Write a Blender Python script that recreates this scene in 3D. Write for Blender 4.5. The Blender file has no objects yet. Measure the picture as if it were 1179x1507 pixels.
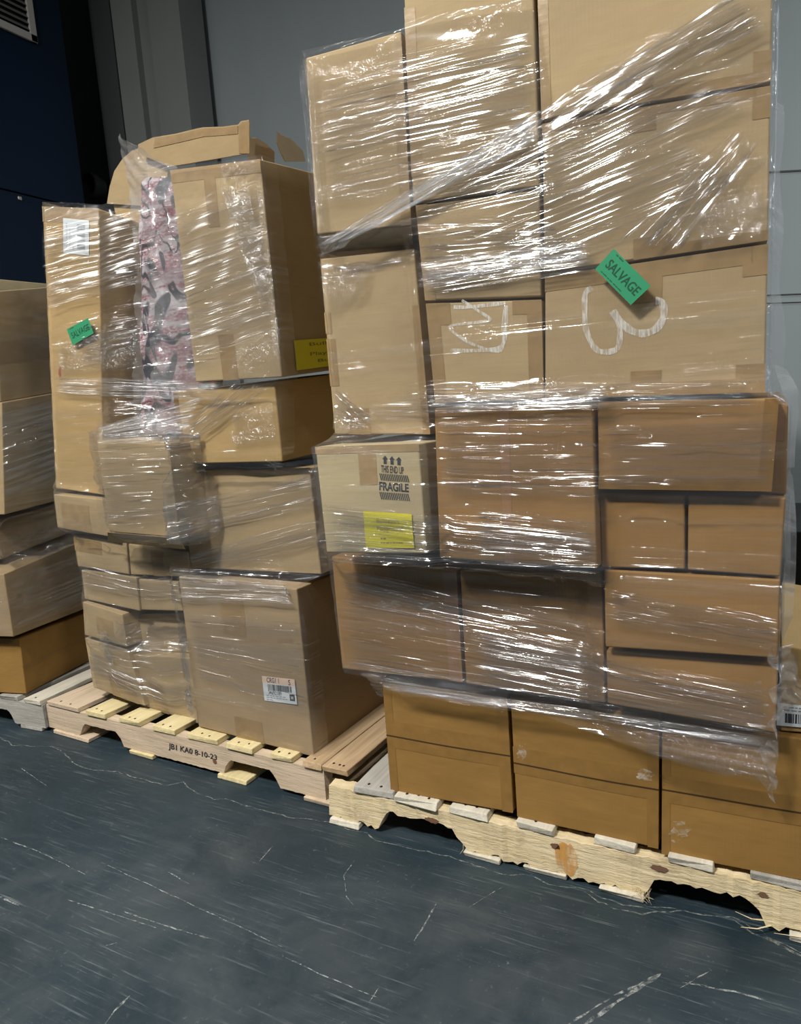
import bpy, bmesh, math, random
import numpy as np
from mathutils import Vector, Matrix

random.seed(7)
S = bpy.context.scene
COL = S.collection

# ------------------------------------------------------------------ camera
F = 1040.0
DX, DY = 1107 - 589.5, 7900 - 753.5
PITCH = math.atan(F / math.hypot(DX, DY)); ROLL = -math.atan(DX / DY); YAW = math.radians(28.7)
H = 1.115
Rz = Matrix.Rotation(YAW, 3, 'Z')
cp, sp, cr, sr = math.cos(PITCH), math.sin(PITCH), math.cos(ROLL), math.sin(ROLL)
r0, f0, u0 = Vector((1, 0, 0)), Vector((0, cp, -sp)), Vector((0, sp, cp))
CR, CU, CW = Rz @ (cr * r0 + sr * u0), Rz @ (-sr * r0 + cr * u0), Rz @ f0
EYE = Vector((0, 0, H))
cam = bpy.data.cameras.new('camera'); cam.sensor_fit = 'VERTICAL'; cam.sensor_height = 36; cam.lens = F / 1507 * 36
cam.clip_start = .02
co = bpy.data.objects.new('camera', cam); COL.objects.link(co)
m = Matrix((CR, CU, -CW)).transposed().to_4x4(); m.translation = EYE; co.matrix_world = m
S.camera = co

def ray(px, py): return (px - 589.5) * CR - (py - 753.5) * CU + F * CW
def floor_at(px, py, z=0.0):
    d = ray(px, py); return EYE + d * ((z - H) / d.z)

class Frame:
    """a vertical reference plane: u runs along it, n points into the stack"""
    def __init__(s, x, y, deg):
        a = math.radians(deg); s.a = a; s.p = Vector((x, y, 0))
        s.u = Vector((math.cos(a), math.sin(a), 0)); s.n = Vector((-math.sin(a), math.cos(a), 0))
    def at(s, px, py, off=0.0):
        d = ray(px, py); q = s.p + s.n * off
        return EYE + d * ((q - EYE).dot(s.n) / d.dot(s.n))
    def uz(s, w): return (w - s.p).dot(s.u), w.z, (w - s.p).dot(s.n)
    def w(s, u, z, off): return s.p + s.u * u + s.n * off + Vector((0, 0, z))
    def turned(s, px, py, off, deg):
        c = s.at(px, py, off); return Frame(c.x, c.y, math.degrees(s.a) + deg)

# ------------------------------------------------------------------ materials
MATS = {}
class NT:
    def __init__(s, name):
        s.m = bpy.data.materials.new(name); s.m.use_nodes = True; s.t = s.m.node_tree; s.t.nodes.clear()
        s.out = s.n('ShaderNodeOutputMaterial'); MATS[name] = s.m
    def n(s, typ, **k):
        x = s.t.nodes.new(typ)
        for a, b in k.items(): setattr(x, a, b)
        return x
    def l(s, a, b): s.t.links.new(a, b)
    def val(s, x, sock):
        if isinstance(x, (int, float, tuple, list)): sock.default_value = x
        else: s.l(x, sock)
    def math(s, op, a, b=0.0, clamp=False):
        x = s.n('ShaderNodeMath', operation=op); x.use_clamp = clamp
        s.val(a, x.inputs[0]); s.val(b, x.inputs[1]); return x.outputs[0]
    def mapping(s, vec, scale=(1, 1, 1), loc=(0, 0, 0), rot=(0, 0, 0)):
        x = s.n('ShaderNodeMapping'); s.l(vec, x.inputs[0])
        x.inputs['Scale'].default_value = scale; x.inputs['Location'].default_value = loc; x.inputs['Rotation'].default_value = rot
        return x.outputs[0]
    def noise(s, vec, scale=1, detail=2, rough=.5, dist=0):
        x = s.n('ShaderNodeTexNoise'); s.l(vec, x.inputs['Vector'])
        x.inputs['Scale'].default_value = scale; x.inputs['Detail'].default_value = detail
        x.inputs['Roughness'].default_value = rough; x.inputs['Distortion'].default_value = dist
        return x.outputs[0]
    def ramp(s, fac, a, b, c0=(0, 0, 0, 1), c1=(1, 1, 1, 1)):
        x = s.n('ShaderNodeValToRGB'); s.l(fac, x.inputs[0])
        x.color_ramp.elements[0].position = a; x.color_ramp.elements[1].position = b
        x.color_ramp.elements[0].color = c0; x.color_ramp.elements[1].color = c1
        return x.outputs[0]
    def mix(s, fac, a, b, mode='MIX'):
        x = s.n('ShaderNodeMix', data_type='RGBA', blend_type=mode)
        s.val(fac, x.inputs[0]); s.val(a, x.inputs[6]); s.val(b, x.inputs[7]); return x.outputs[2]
    def principled(s, col, rough=.7, spec=.3, normal=None, metal=0):
        b = s.n('ShaderNodeBsdfPrincipled')
        s.val(col, b.inputs['Base Color']); s.val(rough, b.inputs['Roughness']); b.inputs['Specular IOR Level'].default_value = spec
        b.inputs['Metallic'].default_value = metal
        if normal is not None: s.l(normal, b.inputs['Normal'])
        s.l(b.outputs[0], s.out.inputs[0]); return b
    def bump(s, h, strength=.3, dist=.002):
        b = s.n('ShaderNodeBump'); s.l(h, b.inputs['Height']); b.inputs['Strength'].default_value = strength
        b.inputs['Distance'].default_value = dist; return b.outputs[0]
    def objco(s): return s.n('ShaderNodeTexCoord').outputs['Object']
    def rnd(s): return s.n('ShaderNodeObjectInfo').outputs['Random']

def c4(c): return (c[0], c[1], c[2], 1)
def plain(name, col, rough=.6, spec=.3, metal=0):
    k = NT(name); k.principled(c4(col), rough, spec, metal=metal); return k.m

def cardboard(name, col):
    k = NT(name); o = k.objco(); r = k.rnd()
    off = k.n('ShaderNodeCombineXYZ'); k.l(k.math('MULTIPLY', r, 37.0), off.inputs[0]); k.l(k.math('MULTIPLY', r, 11.0), off.inputs[1])
    va = k.n('ShaderNodeVectorMath', operation='ADD'); k.l(o, va.inputs[0]); k.l(off.outputs[0], va.inputs[1]); v = va.outputs[0]
    blot = k.noise(k.mapping(v, (3, 3, 5)), 1, 4, .6)
    fib = k.noise(k.mapping(v, (12, 12, 260)), 1, 3, .6)
    scuff = k.noise(k.mapping(v, (9, 9, 14)), 1, 6, .7)
    base = k.mix(k.ramp(blot, .3, .7), c4([x * .88 for x in col]), c4([min(1, x * 1.10) for x in col]))
    base = k.mix(k.math('MULTIPLY', k.ramp(fib, .35, .7), .35), base, c4([x * .80 for x in col]))
    base = k.mix(k.math('MULTIPLY', k.ramp(scuff, .66, .8), .25), base, c4([min(1, x * 1.5 + .05) for x in col]))
    wv = k.n('ShaderNodeTexWave', wave_type='BANDS', bands_direction='X'); k.l(k.mapping(v, (1, 1, 1)), wv.inputs[0])
    wv.inputs['Scale'].default_value = 42; wv.inputs['Distortion'].default_value = .3
    dents = k.noise(k.mapping(v, (6, 6, 9)), 1, 3, .5)
    h = k.math('ADD', k.math('MULTIPLY', wv.outputs[1], .03), k.math('MULTIPLY', dents, 2.2))
    k.principled(base, .72, .25, k.bump(h, .5, .006)); return k.m
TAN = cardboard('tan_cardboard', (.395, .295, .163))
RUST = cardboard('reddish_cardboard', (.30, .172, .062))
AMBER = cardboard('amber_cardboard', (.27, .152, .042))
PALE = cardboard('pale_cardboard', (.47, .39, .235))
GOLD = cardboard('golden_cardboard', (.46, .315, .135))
BROWN = cardboard('brown_cardboard', (.355, .26, .15))

def tapemat(name, col, rough=.28):
    k = NT(name); o = k.objco()
    n1 = k.noise(k.mapping(o, (30, 30, 30)), 1, 3)
    k.principled(k.mix(k.ramp(n1, .3, .7), c4([x * .9 for x in col]), c4([x * 1.1 for x in col])), rough, .45,
                 k.bump(k.noise(k.mapping(o, (25, 25, 60)), 1, 2), .25, .002)); return k.m
TAPE = tapemat('brown_packing_tape', (.30, .205, .10))
TAPEA = tapemat('amber_packing_tape', (.235, .13, .036))
TAPER = tapemat('reddish_packing_tape', (.31, .175, .088), .35)
TAPEC = tapemat('clear_packing_tape', (.34, .24, .125))

WHITE = plain('white_label_paper', (.72, .77, .80), .5)
PEACH = plain('peach_label_paper', (.80, .60, .48), .5)
INK = plain('black_ink', (.03, .032, .04), .5)
GREYINK = plain('grey_ink', (.25, .28, .32), .6)
FAINT = plain('faint_grey_ink', (.48, .53, .57), .6)
YELLOW = plain('yellow_label_paper', (.66, .60, .03), .5)
OLIVEINK = plain('olive_ink', (.24, .20, .04), .6)
GREEN = plain('green_label_paper', (.028, .25, .118), .5)
DKGREEN = plain('dark_green_ink', (.012, .075, .042), .5)
def chalkmat():
    k = NT('white_chalk'); o = k.objco()
    n1 = k.noise(k.mapping(o, (230, 8, 40)), 1, 2, .6)
    p = k.n('ShaderNodeBsdfDiffuse'); p.inputs[0].default_value = (.80, .78, .72, 1)
    t = k.n('ShaderNodeBsdfTransparent'); mx = k.n('ShaderNodeMixShader')
    k.l(k.math('ADD', .16, k.math('MULTIPLY', k.ramp(n1, .33, .60), .55)), mx.inputs[0]); k.l(t.outputs[0], mx.inputs[1]); k.l(p.outputs[0], mx.inputs[2]); k.l(mx.outputs[0], k.out.inputs[0]); return k.m
CHALK = chalkmat()
DUST = plain('white_scuff', (.62, .57, .48), .8)
BLACKP = plain('black_plastic_sheet', (.012, .014, .018), .35, .5)

def wood(name, a, b, rough=.8, stain=None, bs=.6, bd=.004):
    k = NT(name); o = k.objco(); r = k.rnd()
    off = k.n('ShaderNodeCombineXYZ'); k.l(k.math('MULTIPLY', r, 23.0), off.inputs[0]); k.l(k.math('MULTIPLY', r, 57.0), off.inputs[1]); k.l(k.math('MULTIPLY', r, 9.0), off.inputs[2])
    va = k.n('ShaderNodeVectorMath', operation='ADD'); k.l(o, va.inputs[0]); k.l(off.outputs[0], va.inputs[1]); v = va.outputs[0]
    gr = k.noise(k.mapping(v, (2.5, 60, 60)), 1, 4, .6, .4)      # grain runs along local x
    bl = k.noise(k.mapping(v, (3, 9, 9)), 1, 3, .6)
    col = k.mix(k.ramp(gr, .3, .72), c4(a), c4(b))
    col = k.mix(k.math('MULTIPLY', k.ramp(bl, .48, .7), .5), col, c4([x * .68 for x in a]))
    if stain:
        st = k.noise(k.mapping(v, (5, 8, 8)), 1, 5, .7); col = k.mix(k.math('MULTIPLY', k.ramp(st, .58, .72), .7), col, c4(stain))
    sp_ = k.noise(k.mapping(v, (12, 120, 120)), 1, 4, .7)
    k.principled(col, rough, .2, k.bump(sp_, bs, bd)); return k.m
PINE = wood('pine_wood', (.62, .50, .32), (.74, .62, .42))
PINEY = wood('yellow_pine_wood', (.55, .46, .24), (.70, .60, .36))
PINK = wood('pinkish_wood', (.48, .38, .27), (.62, .50, .37))
RAW = wood('splintered_raw_pine', (.56, .45, .26), (.78, .66, .44), .85, (.30, .22, .13), .55, .007)
GREYW = wood('weathered_grey_wood', (.30, .29, .26), (.44, .42, .38), .9, (.12, .12, .11))
BRNW = wood('brown_oak_board', (.36, .25, .14), (.55, .40, .25))
PALEW = wood('pale_grey_board', (.50, .47, .39), (.66, .62, .52), .85, (.36, .34, .30))
NAIL = plain('dark_nail', (.05, .04, .035), .5, .4, .6)
RUSTST = plain('orange_rust_stain', (.62, .32, .08), .85)
KNOT = plain('dark_knot', (.16, .085, .05), .8)

def filmmat(name, haze=.05, ridge=1.0, crumple=.4, gloss=1.0, across=40, lo=.44, hi=.62, rough=.10, along=.7):
    """clear stretch film: mostly transparent, glossy, with folds running along the wrap direction (u)"""
    k = NT(name); uv = k.n('ShaderNodeTexCoord').outputs['UV']
    fade = k.n('ShaderNodeAttribute', attribute_name='thick').outputs['Fac']
    wob = k.noise(k.mapping(uv, (1.3, 2, 1)), 1, 1.5)
    sh = k.n('ShaderNodeCombineXYZ'); k.l(k.math('MULTIPLY', k.math('SUBTRACT', wob, .5), .03), sh.inputs[1])
    va = k.n('ShaderNodeVectorMath', operation='ADD'); k.l(uv, va.inputs[0]); k.l(sh.outputs[0], va.inputs[1]); v = va.outputs[0]
    n1 = k.noise(k.mapping(v, (along, across, 1)), 1, 1.0, .5)
    n2 = k.noise(k.mapping(v, (along * 2.2, across * 2.6, 1), (3, 7, 0)), 1, 1, .5)
    def fold(n_, w): return k.math('POWER', k.math('SUBTRACT', 1.0, k.math('ABSOLUTE', k.math('MULTIPLY', k.math('SUBTRACT', n_, .5), w)), True), 1.6, True)
    rid = fold(n1, 6.0); rid2 = fold(n2, 7.0)
    msk = k.math('MULTIPLY', k.ramp(k.noise(k.mapping(uv, (1.1, 11, 1), (1.3, 4.1, 0)), 1, 3, .6), lo, hi), fade)
    msk2 = k.math('MULTIPLY', k.ramp(k.noise(k.mapping(uv, (5, 7, 1), (8.3, 2.1, 0)), 1, 3, .6), .54, .70), fade)
    if crumple > 1: msk2 = k.math('MULTIPLY', k.ramp(k.noise(k.mapping(uv, (9, 12, 1), (8.3, 2.1, 0)), 1, 3, .6), .40, .58), fade)
    crm = k.noise(k.mapping(uv, (50, 70, 1)), 1, 3, .6, 1.2)
    h = k.math('MULTIPLY', k.math('ADD', rid, k.math('MULTIPLY', rid2, .4)), k.math('MULTIPLY', msk, ridge))
    h = k.math('ADD', h, k.math('MULTIPLY', k.math('MULTIPLY', crm, msk2), crumple * 1.8))
    h = k.math('ADD', h, k.math('MULTIPLY', k.noise(k.mapping(uv, (2, 10, 1)), 1, 2), .6))
    nrm = k.bump(h, 1.0, .005)
    gl = k.n('ShaderNodeBsdfGlossy'); gl.inputs['Roughness'].default_value = rough; k.l(nrm, gl.inputs['Normal']); gl.inputs[0].default_value = (.95, .97, 1, 1)
    fr = k.n('ShaderNodeFresnel'); fr.inputs[0].default_value = 1.45
    hz = k.n('ShaderNodeBsdfTranslucent'); hz.inputs[0].default_value = (.86, .88, .92, 1)
    hd = k.n('ShaderNodeBsdfDiffuse'); hd.inputs[0].default_value = (.86, .88, .92, 1)
    hm = k.n('ShaderNodeMixShader'); hm.inputs[0].default_value = .6; k.l(hz.outputs[0], hm.inputs[1]); k.l(hd.outputs[0], hm.inputs[2])
    tr = k.n('ShaderNodeBsdfTransparent'); tr.inputs[0].default_value = (.99, .99, .99, 1)
    # where the film bunches into folds several layers lie together: milkier and more reflective
    many = k.math('MULTIPLY', rid, msk)
    m1 = k.n('ShaderNodeMixShader')
    k.l(k.math('ADD', k.math('MULTIPLY', fade, haze), k.math('MULTIPLY', many, haze * 1.6), True), m1.inputs[0]); k.l(tr.outputs[0], m1.inputs[1]); k.l(hm.outputs[0], m1.inputs[2])
    m2 = k.n('ShaderNodeMixShader')
    g = k.math('MULTIPLY', k.math('ADD', k.math('MINIMUM', k.math('MULTIPLY', fr.outputs[0], .9), .22), k.math('MULTIPLY', many, .10)), gloss)
    k.l(k.math('MULTIPLY', k.math('MINIMUM', g, .25), fade), m2.inputs[0])
    k.l(m1.outputs[0], m2.inputs[1]); k.l(gl.outputs[0], m2.inputs[2]); k.l(m2.outputs[0], k.out.inputs[0])
    return k.m
FILM = filmmat('stretch_film', .028, .6, .3, 1.0, 34, .46, .62, .10, .4)
FILMS = filmmat('stretch_film_pleated', .015, .10, .03, 2.0, 40, .36, .5, .12, .3)
FILMD = filmmat('stretch_film_bunched', .07, .4, .1, 2.2, 70, .25, .4, .12, .3)
FILMR = filmmat('stretch_film_twisted', .10, .4, .1, 2.4, 120, .1, .3, .12, .3)
FILMC = filmmat('stretch_film_crumpled', .025, .3, 1.7, 1.6, 40, .45, .6, .09)
FILMT = filmmat('stretch_film_pleated_soft', .015, .10, .03, 2.2, 40, .36, .5, .23, .3)
FILMU = filmmat('stretch_film_bunched_soft', .07, .4, .1, 2.4, 70, .25, .4, .23, .3)
FILMV = filmmat('stretch_film_crumpled_soft', .025, .3, 1.7, 1.8, 40, .45, .6, .22)
FILMK = filmmat('stretch_film_knot', .13, .3, 2.2, 2.2, 40, .45, .6, .09)
FILMH = filmmat('stretch_film_loose_milky', .20, .5, .35, .8, 30)
BAGM = filmmat('clear_poly_bag', .13, .35, .8, 1.0, 24, .4, .6)

# ------------------------------------------------------------------ object helpers
def tag(o, label=None, cat=None, group=None, kind=None):
    if label: o['label'] = label
    if cat: o['category'] = cat
    if group: o['group'] = group
    if kind: o['kind'] = kind
    return o
def empty(name, mat, label, cat, group=None):
    o = bpy.data.objects.new(name, None); o.empty_display_size = .05; COL.objects.link(o); o.matrix_world = mat
    return tag(o, label, cat, group)
def mesh_obj(name, verts, faces, mat, parent=None, mw=None, uvs=None, smooth=False, base=None, thick=None):
    """verts in world space; mw: the space the mesh is stored in (the parent's own space by default)"""
    base = mw if mw is not None else (base if base is not None else Matrix())
    inv = base.inverted()
    me = bpy.data.meshes.new(name); me.from_pydata([inv @ Vector(v) for v in verts], [], faces)
    if uvs is not None:
        lay = me.uv_layers.new(name='UVMap')
        for lp in me.loops: lay.data[lp.index].uv = uvs[lp.vertex_index]
    if smooth:
        for p in me.polygons: p.use_smooth = True
    if uvs is not None:
        at_ = me.attributes.new('thick', 'FLOAT', 'POINT'); at_.data.foreach_set('value', thick if thick is not None else [1.0] * len(verts))
    me.materials.append(mat)
    o = bpy.data.objects.new(name, me); COL.objects.link(o)
    if parent is not None:
        o.parent = parent                     # base is the parent's world matrix
        SPACE[o.name] = base
    else: o.matrix_world = base
    SPACE[o.name] = base
    return o
SPACE = {}
def bil(q, a, b):
    """q = TL, TR, BR, BL; a runs left-right, b runs top-bottom"""
    return (q[0] * (1 - a) + q[1] * a) * (1 - b) + (q[3] * (1 - a) + q[2] * a) * b
def quad_grid(q, nu, nv, fn=None):
    v, f, uv = [], [], []
    for j in range(nv + 1):
        for i in range(nu + 1):
            a, b = i / nu, j / nv; p = bil(q, a, b)
            if fn: p = fn(p, a, b)
            v.append(p); uv.append((a, b))
    for j in range(nv):
        for i in range(nu):
            k = j * (nu + 1) + i; f.append((k, k + nu + 1, k + nu + 2, k + 1))
    return v, f, uv
def slab(name, q, thick, n, mat, parent, base, bev=0):
    """a thin plate: quad q (world), front face moved out by thick along -n"""
    fr = [p - n * thick for p in q]; bk = list(q)
    v = fr + bk
    f = [(0, 3, 2, 1), (4, 5, 6, 7), (0, 1, 5, 4), (1, 2, 6, 5), (2, 3, 7, 6), (3, 0, 4, 7)]
    return mesh_obj(name, v, f, mat, parent, base=base)
def poly_slab(name, pts, thick, n, mat, parent, base, nback=None):
    k = len(pts); v = [p - n * thick for p in pts] + list(pts if nback is None else nback)
    f = [tuple(range(k))[::-1], tuple(range(k, 2 * k))] + [(i, (i + 1) % k, (i + 1) % k + k, i + k) for i in range(k)]
    return mesh_obj(name, v, f, mat, parent, base=base)
TXT = {}
def text_2d(body, bold=0.0):
    key = (body, bold)
    if key not in TXT:
        c = bpy.data.curves.new('lettering_curve', 'FONT'); c.body = body; c.size = 1; c.offset = bold; c.resolution_u = 3
        o = bpy.data.objects.new('lettering_curve', c); COL.objects.link(o)
        bpy.context.view_layer.update()
        me = bpy.data.meshes.new_from_object(o.evaluated_get(bpy.context.evaluated_depsgraph_get()))
        v = [(p.co.x, p.co.y) for p in me.vertices]; f = [tuple(p.vertices) for p in me.polygons]
        bpy.data.objects.remove(o); bpy.data.curves.remove(c); bpy.data.meshes.remove(me)
        x0, x1 = min(a for a, b in v), max(a for a, b in v); y0, y1 = min(b for a, b in v), max(b for a, b in v)
        TXT[key] = ([((a - x0) / (x1 - x0), (y1 - b) / (y1 - y0)) for a, b in v], f)
    return TXT[key]
def sub(q, a0, b0, a1, b1):
    return [bil(q, a0, b0), bil(q, a1, b0), bil(q, a1, b1), bil(q, a0, b1)]
def lettering(body, q, n, lift, mat, parent, base, bold=0.0, name='lettering'):
    v2, f = text_2d(body, bold)
    return mesh_obj(name, [bil(q, a, b) - n * lift for a, b in v2], f, mat, parent, base=base)
def bars(q, n, lift, mat, parent, base, count, name='barcode', seed=1, gap=.5, vertical=True):
    rr = random.Random(seed); v, f = [], []; x = 0
    while x < 1:
        w = rr.choice((.35, .5, .8, 1.3)) / count; e = min(1, x + w)
        s4 = sub(q, x, 0, e, 1) if vertical else sub(q, 0, x, 1, e)
        k = len(v); v += [p - n * lift for p in s4]; f.append((k, k + 3, k + 2, k + 1)); x = e + rr.choice((.3, .5, .9)) / count
    return mesh_obj(name, v, f, mat, parent, base=base)
def smalltext(q, n, lift, mat, parent, base, rows, seed=3, name='small_print'):
    """rows of print too small to read in the photograph: short dashes"""
    rr = random.Random(seed); v, f = [], []
    for r in range(rows):
        x = 0
        while x < .96:
            e = min(1, x + rr.uniform(.05, .16)); s4 = sub(q, x, (r + .25) / rows, e, (r + .62) / rows)
            k = len(v); v += [p - n * lift for p in s4]; f.append((k, k + 3, k + 2, k + 1)); x = e + rr.uniform(.03, .06)
            if rr.random() < .18: break
    return mesh_obj(name, v, f, mat, parent, base=base)

# ------------------------------------------------------------------ cardboard boxes
STACK = {'R': [], 'M': [], 'L': []}
def hexa(name, A, B, mat, parent, base, n, bulge=.004, sub_=8, bev=.004, seed=0):
    """A = front quad, B = back quad (both TL TR BR BL); faces bow outward a little like a filled carton"""
    bm = bmesh.new()
    rr = random.Random(seed); ph = [rr.uniform(0, 6.28) for _ in range(6)]
    fc = [(A[0], A[1], A[2], A[3]), (B[1], B[0], B[3], B[2]), (B[0], A[0], A[3], B[3]), (A[1], B[1], B[2], A[2]), (B[0], B[1], A[1], A[0]), (A[3], A[2], B[2], B[3])]
    for k, q in enumerate(fc):
        nr = (q[1] - q[0]).cross(q[3] - q[0]).normalized() * -1
        if nr.dot((q[0] + q[2]) / 2 - (sum(A, Vector()) + sum(B, Vector())) / 8) < 0: nr = -nr
        amp = bulge * (1 if k == 0 else .2 if k in (2, 3) else 0)
        def fn(p, a, b, amp=amp, nr=nr, k=k):
            e = math.sin(math.pi * a) * math.sin(math.pi * b)
            return p + nr * amp * e * (1 + .5 * math.sin(5 * a + ph[k]) * math.cos(4 * b + ph[k]))
        vs, fs, _ = quad_grid(q, sub_, sub_, fn)
        bv = [bm.verts.new(base.inverted() @ p) for p in vs]
        for f in fs: bm.faces.new([bv[i] for i in f])
    bmesh.ops.remove_doubles(bm, verts=bm.verts, dist=1e-5)
    bmesh.ops.recalc_face_normals(bm, faces=bm.faces)
    me = bpy.data.meshes.new(name); bm.to_mesh(me); bm.free(); me.materials.append(mat)
    for p in me.polygons: p.use_smooth = True
    o = bpy.data.objects.new(name, me); COL.objects.link(o)
    if parent is not None: o.parent = parent
    else: o.matrix_world = base
    md = o.modifiers.new('bevel', 'BEVEL'); md.width = bev; md.segments = 2; md.limit_method = 'ANGLE'; md.angle_limit = math.radians(40)
    wn = o.modifiers.new('wn', 'WEIGHTED_NORMAL'); wn.weight = 80; wn.keep_sharp = False
    return o

class Box:
    pass
def box(stack, fr, quad, off, depth, mat, label, tapes=(), gap=.0012, dvec=None, group=None, name='cardboard_box', bulge=.003, film=True, cat='box', offs=None):
    """quad: where the near face's corners stand (TL TR BR BL); off: set-back of that face from the reference plane"""
    offs = offs or (off,) * 4
    A = [fr.at(x, y, o_) for (x, y), o_ in zip(quad, offs)]
    if film: STACK[stack].append(list(A))
    c = sum(A, Vector()) / 4
    A = [p + (c - p).normalized() * gap * 1.3 for p in A]
    d = (fr.n * depth) if dvec is None else (fr.u * dvec[0] + fr.n * dvec[1] + Vector((0, 0, dvec[2])))
    B = [p + d for p in A]
    base = Matrix.Rotation(fr.a, 4, 'Z'); mid = (A[2] + A[3] + B[2] + B[3]) / 4; base.translation = mid
    b = Box(); b.A, b.B, b.n, b.base, b.fr, b.off = A, B, fr.n, base, fr, off
    b.n = ((A[1] - A[0]).cross(A[3] - A[0])).normalized()
    if b.n.dot(fr.n) < 0: b.n = -b.n
    b.root = empty(name, base, label, cat, group)
    b.amp = bulge; b.ph = random.Random(len(label)).uniform(0, 6.28)
    b.body = hexa('carton', A, B, mat, b.root, base, fr.n, bulge, seed=len(label))
    for t in tapes:
        a0, b0, a1, b1 = t[:4]; tm = t[4] if len(t) > 4 else TAPE
        strip(b, sub(A, a0, b0, a1, b1), tm)
    return b
def strip(b, q, mat, name='tape_strip', lift=.0005):
    # follows the slight bow of the carton face
    n = b.n; A = b.A
    v, f, uv = quad_grid(q, 16, 8)
    out = [p - n * (bow(b, p) + lift) for p in v]
    return mesh_obj(name, out, f, mat, b.root, base=b.base)
def inv_bil(q, p):
    # approximate face coordinates of p
    U = q[1] - q[0]; V = q[3] - q[0]
    a, b = .5, .5
    for _ in range(8):
        r = p - bil(q, a, b)
        du = (q[1] - q[0]) * (1 - b) + (q[2] - q[3]) * b; dv = (q[3] - q[0]) * (1 - a) + (q[2] - q[1]) * a
        g11, g12, g22 = du.dot(du), du.dot(dv), dv.dot(dv); h1, h2 = du.dot(r), dv.dot(r); D = g11 * g22 - g12 * g12
        a += (h1 * g22 - h2 * g12) / D; b += (g11 * h2 - g12 * h1) / D
    return a, b
def bow(b, p):
    """how far the carton face bulges at p (the same bulge its mesh has)"""
    a, c = inv_bil(b.A, p); a = min(1, max(0, a)); c = min(1, max(0, c))
    return b.amp * math.sin(math.pi * a) * math.sin(math.pi * c) * (1 + .5 * math.sin(5 * a + b.ph) * math.cos(4 * c + b.ph)) + .0002
def facequad(b, px):
    """corners given where they stand on the face -> points lying on the carton face"""
    return [b.fr.at(x, y, b.off) for x, y in px]
def lifted(b, q, lift=.001):
    h = max(bow(b, bil(q, a / 2, c / 2)) for a in range(3) for c in range(3)); return [p - b.n * (h + lift) for p in q]

# frames: the three loads
FR = Frame(-.9, 1.49, 0.0)          # right load (its front)
FRU = Frame(-.55, 1.43, 3.0)        # upper rows of the right load, turned a little
FM = Frame(-1.7, 1.593, -2.2)       # middle load
FL = Frame(-2.569, 1.578, 102.5)    # left load, the side that faces right

G1 = 'cartons of the right load'
# --- right load, bottom row
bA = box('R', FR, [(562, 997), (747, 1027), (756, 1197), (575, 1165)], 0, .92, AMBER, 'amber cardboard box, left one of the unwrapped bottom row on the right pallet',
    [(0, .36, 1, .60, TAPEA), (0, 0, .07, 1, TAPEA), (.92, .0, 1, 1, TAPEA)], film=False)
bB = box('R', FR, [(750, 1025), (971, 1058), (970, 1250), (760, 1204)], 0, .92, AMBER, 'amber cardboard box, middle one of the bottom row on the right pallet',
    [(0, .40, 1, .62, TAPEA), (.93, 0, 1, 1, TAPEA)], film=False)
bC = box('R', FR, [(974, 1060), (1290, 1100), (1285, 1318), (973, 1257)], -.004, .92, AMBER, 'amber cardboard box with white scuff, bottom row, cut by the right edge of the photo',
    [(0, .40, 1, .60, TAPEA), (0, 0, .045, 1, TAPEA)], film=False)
# --- right load, row above (overhangs)
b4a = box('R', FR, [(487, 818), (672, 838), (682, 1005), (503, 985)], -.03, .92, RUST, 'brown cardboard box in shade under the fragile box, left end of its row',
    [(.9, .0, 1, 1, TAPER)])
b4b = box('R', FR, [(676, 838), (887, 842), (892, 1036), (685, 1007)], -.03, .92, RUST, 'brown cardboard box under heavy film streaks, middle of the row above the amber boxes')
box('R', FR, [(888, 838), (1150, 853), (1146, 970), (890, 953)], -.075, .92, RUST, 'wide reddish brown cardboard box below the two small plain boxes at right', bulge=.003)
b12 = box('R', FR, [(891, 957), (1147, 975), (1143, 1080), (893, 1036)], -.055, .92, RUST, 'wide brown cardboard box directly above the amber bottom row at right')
# --- right load, row three
fg = box('R', FR, [(463, 657), (617, 652), (629, 816), (480, 814)], -.13, .92, PALE, 'pale cardboard box printed FRAGILE with a yellow label, left of the right load',
    [(.43, .0, .60, .36, TAPEC), (0, 0, 1, .07, TAPEC)])
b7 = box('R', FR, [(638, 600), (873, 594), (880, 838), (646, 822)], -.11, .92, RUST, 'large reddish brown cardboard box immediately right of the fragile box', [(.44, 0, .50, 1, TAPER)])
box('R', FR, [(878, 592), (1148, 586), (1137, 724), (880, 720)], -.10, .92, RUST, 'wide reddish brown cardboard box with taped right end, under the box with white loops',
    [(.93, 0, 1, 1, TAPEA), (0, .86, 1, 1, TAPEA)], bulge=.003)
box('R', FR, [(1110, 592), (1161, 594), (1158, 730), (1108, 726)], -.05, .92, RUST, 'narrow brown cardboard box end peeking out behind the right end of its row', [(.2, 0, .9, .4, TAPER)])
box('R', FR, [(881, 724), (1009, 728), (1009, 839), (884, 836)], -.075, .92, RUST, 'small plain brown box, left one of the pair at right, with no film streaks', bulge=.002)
box('R', FR, [(1012, 728), (1158, 732), (1150, 850), (1011, 840)], -.075, .92, RUST, 'small plain brown box at the right edge, right one of the pair', bulge=.002)
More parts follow.
